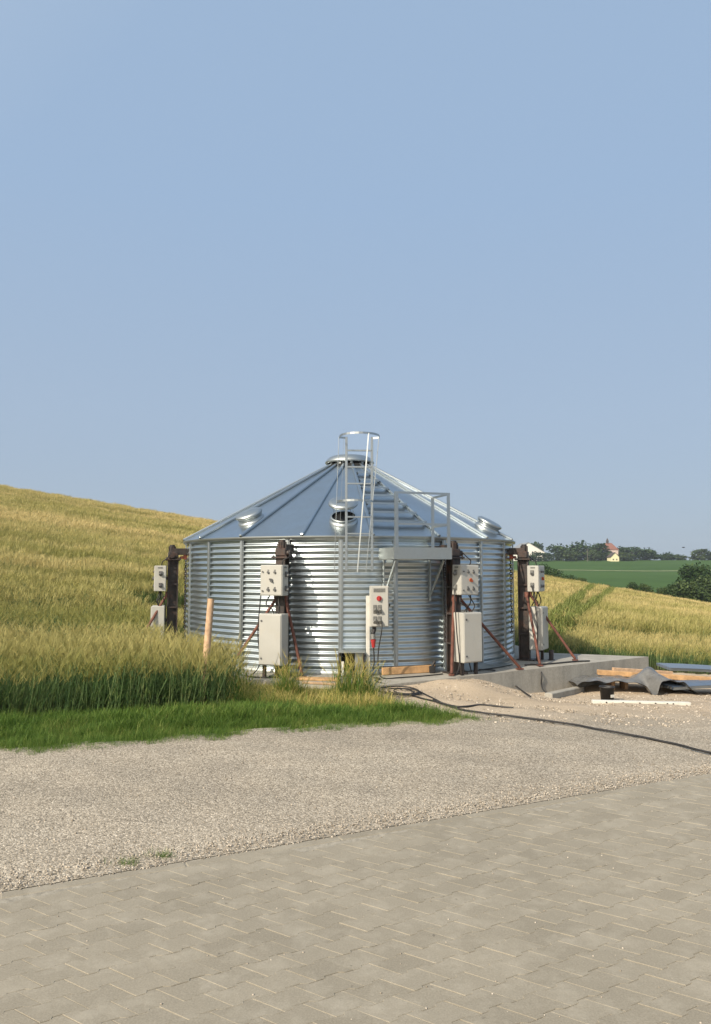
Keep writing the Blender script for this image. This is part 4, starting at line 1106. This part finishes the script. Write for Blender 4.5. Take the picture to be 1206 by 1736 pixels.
# ------------------------------------------------------------------ far trees, bushes, village
def crown_mesh(nl, leaf, lobes, seed, squash=.9):
    """leaf clusters through the volume of several lobes; unit height 1, unit width 1"""
    r = np.random.default_rng(seed); C = []
    for (cx, cy, cz, rad, hz_) in lobes:
        m = int(nl * rad ** 2 / sum(l[3] ** 2 for l in lobes))
        d = r.standard_normal((m, 3)); d /= np.linalg.norm(d, axis=1)[:, None]; rr = rad * (r.uniform(.45, 1.05, m) ** .6)
        rr *= 1 + .16 * np.sin(d[:, 0] * 7 + seed) * np.sin(d[:, 2] * 6 + seed * 2) + .1 * np.sin(d[:, 1] * 11)
        C.append(np.array([cx, cy, cz]) + d * rr[:, None] * np.array([1, 1, hz_]))
    C = np.concatenate(C); n = len(C)
    a = r.standard_normal((n, 3)); a /= np.linalg.norm(a, axis=1)[:, None]; b = np.cross(a, r.standard_normal((n, 3))); b /= np.linalg.norm(b, axis=1)[:, None]
    s = leaf * r.uniform(.6, 1.4, n)[:, None]
    V = np.stack([C - a * s - b * s * .6, C + a * s - b * s * .45, C + a * s * 1.1 + b * s * .6, C - a * s * .8 + b * s * .5], 1).reshape(-1, 3)
    F = np.arange(n * 4).reshape(n, 4); return V, F
def lobeset(seed, kind):
    r = random.Random(seed); L = []
    if kind == 'tree':
        L.append((0, 0, .56, .33, 1.15)); L.append((.1, 0, .3, .24, .9)); L.append((-.12, .1, .3, .22, .9))
        for k in range(9):
            a = r.uniform(0, 6.28); z = r.uniform(.3, .82); w_ = .3 * sqrt(max(.1, 1 - ((z - .52) / .42) ** 2)); L.append((w_ * cos(a), w_ * sin(a), z, r.uniform(.13, .2), .9))
    else:
        for k in range(9):
            a = r.uniform(0, 6.28); q = r.uniform(0, .34); z = r.uniform(.25, .68); L.append((q * cos(a), q * sin(a), z, r.uniform(.18, .28), .95))
    return L
CM = {}
def crown_data(kind, variant, dense):
    k = (kind, variant, dense)
    if k not in CM:
        V, F = crown_mesh(2600 if dense else 1100, .026 if dense else .042, lobeset(variant * 7 + 3, kind), variant + 11)
        CM[k] = (V, F)
    return CM[k]
def tree(name, px, ytop, wpx, d, kind, variant, label, cat, mat, dense=False, group=None, sink=0.0):
    s = d / FPX; topp = at_depth(px, ytop, d); x = topp[0]; gz_ = zt(x, d) - sink; H_ = topp[2] - gz_; W = wpx * s
    T = thing(name, (x, d, gz_), label, cat, group)
    V, F = crown_data(kind, variant, dense); me = bpy.data.meshes.new('crown')
    zmax = V[:, 2].max(); wmx = (V[:, 0].max() - V[:, 0].min())
    wmx = np.percentile(V[:, 0], 97) - np.percentile(V[:, 0], 3); zmin = np.percentile(V[:, 2], 2); CH = H_ if kind == 'tree' and d > 400 else min(H_ * .97, W * (.95 if kind == 'bush' else 1.05))
    V2 = V * np.array([W / wmx, W / wmx, 1.0]); V2[:, 2] = H_ - (zmax - V[:, 2]) / (zmax - zmin) * CH
    me.vertices.add(len(V2)); me.vertices.foreach_set('co', V2.astype(np.float32).ravel()); me.loops.add(F.size); me.loops.foreach_set('vertex_index', F.astype(np.int32).ravel())
    me.polygons.add(len(F)); me.polygons.foreach_set('loop_start', np.arange(0, F.size, 4, dtype=np.int32)); me.materials.append(mat); me.update(calc_edges=True)
    c = bpy.data.objects.new('crown', me); COL.objects.link(c); c.parent = T
    mb = MB(); b = ORIG[T.name]; tr = max(.12, W * .03); H0 = H_ - CH
    mb.tube([vadd(b, (0, 0, -.5)), vadd(b, (.02 * W, 0, H_ * .3)), vadd(b, (0, .02 * W, H_ * .7))], tr, 8, True, tr * .4)
    for k in range(4):
        a = k * 1.57 + variant; mb.tube([vadd(b, (0, 0, H0 + CH * (.1 + .08 * k))), vadd(b, (W * .25 * cos(a), W * .25 * sin(a), H0 + CH * (.4 + .08 * k)))], tr * .5, 6, True, tr * .15)
    mb.build('trunk', M['bark'], T); return T
VG = 'trees of the far village'
rows_ = [('leafy_tree', 909, 917, 20, 640, 'tree', 0, 'distant tree showing above the white barn roof', 'crown'),
         ('leafy_tree', 908, 934, 20, 600, 'tree', 1, 'small dark tree in front of the white barn wall', 'crown'),
         ('leafy_tree', 927, 936, 15, 600, 'tree', 2, 'small distant tree at the right corner of the white barn', 'crown'),
         ('leafy_tree', 948, 921, 31, 615, 'tree', 3, 'broad dark tree just right of the white barn, by the skyline', 'crown'),
         ('leafy_tree', 981, 915, 40, 625, 'tree', 4, 'tallest broad tree of the far village, left of the utility pole', 'crown'),
         ('leafy_tree', 966, 931, 24, 605, 'tree', 5, 'low tree between the two big round trees by the barn', 'crown2'),
         ('leafy_tree', 1014, 920, 32, 625, 'tree', 6, 'tree right of the utility pole beside the pink house', 'crown'),
         ('leafy_tree', 1003, 932, 20, 610, 'tree', 0, 'low pale tree just behind the utility pole', 'crown2'),
         ('leafy_tree', 1051, 925, 20, 640, 'tree', 1, 'tree showing behind the red roof of the pink house', 'crown'),
         ('leafy_tree', 1071, 926, 34, 622, 'tree', 2, 'broad tree right of the pale yellow house', 'crown'),
         ('leafy_tree', 1096, 928, 36, 625, 'tree', 3, 'last big tree of the row, sloping down to a gap of sky', 'crown'),
         ('leafy_tree', 1062, 935, 22, 608, 'tree', 5, 'low tree at the right wall of the pale yellow house', 'crown2'),
         ('leafy_tree', 1131, 935, 22, 630, 'tree', 4, 'small round lone tree right of the gap in the row', 'crown'),
         ('leafy_tree', 1153, 939, 20, 650, 'tree', 5, 'faint small tree between the two round lone trees', 'crown2'),
         ('leafy_tree', 1188, 930, 30, 630, 'tree', 6, 'round tree on the horizon above the valley tree', 'crown2'),
         ('leafy_tree', 1212, 934, 22, 630, 'tree', 0, 'tree on the horizon cut by the right edge of the picture', 'crown')]
for (nm, px, yt, wp, d, kd, vr, lb, mt) in rows_: tree(nm, px, yt, wp, d, kd, vr, lb, 'tree', M[mt], False, VG)
HB_ = 'bushes along the valley hedge'
for (px, yt, wp, d, kd, vr, lb, mt) in [
        (1180, 952, 50, 165, 'tree', 2, 'dark round crowned tree standing out of the valley hedge on the right', 'crown'),
        (1142, 986, 34, 160, 'bush', 1, 'dark bush left of the round valley tree', 'crown'),
        (1172, 982, 52, 150, 'bush', 2, 'pale green bush at the foot of the round valley tree', 'crown2'),
        (1210, 974, 50, 158, 'bush', 3, 'bush right of the round valley tree at the picture edge', 'crown2'),
        (1073, 986, 20, 150, 'bush', 4, 'small bush on the field edge, left of a pair', 'crown'),
        (1094, 988, 26, 150, 'bush', 5, 'low wide bush on the field edge, right of a pair', 'crown2'),
        (1120, 994, 22, 150, 'bush', 6, 'low bush between the hedge pair and the dark bush', 'crown2'),
        (1030, 990, 16, 150, 'bush', 1, 'tiny bush at the top of the wheel tracks', 'crown'),
        (987, 978, 18, 150, 'bush', 2, 'small bush left of the wheel tracks on the field edge', 'crown2'),
        (962, 973, 24, 150, 'bush', 6, 'low dark bush third from the rightmost jack', 'crown'),
        (941, 962, 30, 155, 'bush', 3, 'dark hedge bush second from the rightmost jack', 'crown'),
        (922, 955, 30, 160, 'bush', 4, 'tall dark hedge bush nearest the rightmost jack', 'crown')]:
    tree('valley_tree' if kd == 'tree' else 'hedge_bush', px, yt, wp, d, kd, vr, lb, kd, M[mt], True, HB_ if kd == 'bush' else None)

def house(name, label, cat, px0, px1, ybase, yeave, yridge, d, depth, mw, mr, gable_front=True, wins=()):
    a = at_depth(px0, ybase, d); b = at_depth(px1, ybase, d); ze = at_depth(px0, yeave, d)[2]; zr_ = at_depth(px0, yridge, d)[2]
    x0, x1 = a[0], b[0]; xm = (x0 + x1) / 2; z0 = min(zt(xm, d), a[2]) - .6
    Hh = thing(name, (xm, d, z0), label, cat)
    mb = MB(); y0, y1 = d, d + depth
    if gable_front:
        mb.add([(x0, y0, z0), (x1, y0, z0), (x1, y0, ze), (xm, y0, zr_), (x0, y0, ze), (x0, y1, z0), (x1, y1, z0), (x1, y1, ze), (xm, y1, zr_), (x0, y1, ze)],
               [(0, 1, 2, 3, 4), (9, 8, 7, 6, 5), (1, 6, 7, 2), (0, 4, 9, 5)])
    else:
        mb.add([(x0, y0, z0), (x1, y0, z0), (x1, y0, ze), (x0, y0, ze), (x0, y1, z0), (x1, y1, z0), (x1, y1, ze), (x0, y1, ze)], [(0, 1, 2, 3), (7, 6, 5, 4), (1, 5, 6, 2), (0, 3, 7, 4)])
    mb.build('wall', mw, Hh)
    mb = MB(); e = .5
    if gable_front:
        for sgn, xe in ((-1, x0), (1, x1)):
            sl_ = (zr_ - ze) / (xm - x0); xo = xe + sgn * e; zo = ze - e * sl_
            mb.add([(xm, y0 - e, zr_ + .05), (xo, y0 - e, zo + .05), (xo, y1 + e, zo + .05), (xm, y1 + e, zr_ + .05), (xm, y0 - e, zr_ + .35), (xo, y0 - e, zo + .35), (xo, y1 + e, zo + .35), (xm, y1 + e, zr_ + .35)],
                   [(0, 1, 2, 3), (4, 7, 6, 5), (0, 4, 5, 1), (1, 5, 6, 2), (2, 6, 7, 3)])
    else:
        ym = (y0 + y1) / 2; hx = (x1 - x0) * .28
        mb.add([(x0 - e, y0 - e, ze), (x1 + e, y0 - e, ze), (x1 + e, y1 + e, ze), (x0 - e, y1 + e, ze), (x0 + hx, ym, zr_), (x1 - hx, ym, zr_)], [(0, 1, 5, 4), (1, 2, 5), (2, 3, 4, 5), (3, 0, 4), (0, 3, 2, 1)])
    rf = mb.build('roof', mr, Hh)
    for (fx, fz, ww, hh_) in wins:
        cx_ = x0 + (x1 - x0) * fx; cz = z0 + (ze - z0) * fz
        f_ = MB().box((cx_, y0 - .04, cz), (ww + .25, .1, hh_ + .25)).build('window', mw, Hh)
        MB().box((cx_, y0 - .08, cz), (ww, .08, hh_)).build('pane', M['pane'], f_)
    return Hh, rf, (x0, x1, y0, y1, ze, zr_)
house('barn', 'long white barn with a grey gabled roof at the far village edge', 'barn', 868, 925, 949, 937, 920, 610, 30, M['plaster'], M['greyroof'], True, [(.25, .55, 1.6, 1.4), (.62, .55, 1.6, 1.4), (.62, 1.05, 1.3, 1.2)])
hp, rf, q = house('pink_house', 'pink house with a red hipped roof and small spire in the far village', 'house', 1024, 1049, 950, 932, 920, 628, 13, M['pink'], M['tile'], False, [(.25, .4, 1.1, 1.5), (.55, .4, 1.1, 1.5), (.25, .75, 1.1, 1.4), (.55, .75, 1.1, 1.4)])
xm = q[0] + (q[1] - q[0]) * .45; ym = (q[2] + q[3]) / 2
mb = MB(); mb.box((xm, ym, q[5] + .3), (1.6, 1.6, 2.2)); mb.add([(xm - 1, ym - 1, q[5] + 1.4), (xm + 1, ym - 1, q[5] + 1.4), (xm + 1, ym + 1, q[5] + 1.4), (xm - 1, ym + 1, q[5] + 1.4), (xm, ym, q[5] + 4.4)], [(0, 1, 4), (1, 2, 4), (2, 3, 4), (3, 0, 4)])
mb.build('spire', M['darkroof'], rf)
house('yellow_house', 'small pale yellow gabled house in front of the pink house', 'house', 1036, 1050, 950, 944, 937, 600, 9, M['yellow'], M['darkroof'], True, [(.3, .5, .9, 1.1), (.7, .5, .9, 1.1)])
up = at_depth(996.5, 949, 598); utop = at_depth(996.5, 931, 598)
UP = thing('utility_pole', (up[0], up[1], zt(up[0], up[1])), 'thin grey utility pole before the far village trees', 'utility pole')
MB().tube([(up[0], up[1], zt(up[0], up[1]) - .3), (up[0], up[1], utop[2])], .2, 8, True, .13).build('mast', M['pole'], UP)
MB().box((up[0], up[1], utop[2] - .6), (2.2, .15, .15)).build('crossarm', M['pole'], UP)
# bird
bd = at_depth(1159, 928, 90); B_ = thing('bird', bd, 'tiny dark bird flying in the sky above the far village', 'bird')
MB().lathe([(.0, -.2), (.03, -.17), (.06, -.05), (.055, .05), (.03, .13), (.035, .17), (.0, .21)], bd, 10, ((0, 1, 0), (0, 0, 1), (1, 0, 0))).build('body', M['bird'], B_)
for s in (-1, 1):
    pts_ = [(-.05, 0, 0), (.07, 0, 0), (.05, .18 * s, .05), (-.02, .36 * s, .02), (-.07, .2 * s, .05)]
    vs = [vadd(bd, p) for p in pts_] + [vadd(bd, vadd(p, (0, 0, .012))) for p in pts_]
    MB().add(vs, [(0, 1, 2, 3, 4), (9, 8, 7, 6, 5)] + [(i, (i + 1) % 5, 5 + (i + 1) % 5, 5 + i) for i in range(5)]).build('wing', M['bird'], B_)

# ------------------------------------------------------------------ summer haze in the air
hz = NT('haze'); hz.t.nodes.remove(hz.b)
pv = hz.n('ShaderNodeVolumePrincipled'); pv.inputs['Color'].default_value = (.78, .86, .95, 1); pv.inputs['Density'].default_value = .0002; pv.inputs['Anisotropy'].default_value = .2
hz.l(pv.outputs[0], hz.out.inputs['Volume'])
o = MB().box((0, 760, 20), (4600, 1720, 90)).build('haze', hz.m); o['kind'] = 'stuff'
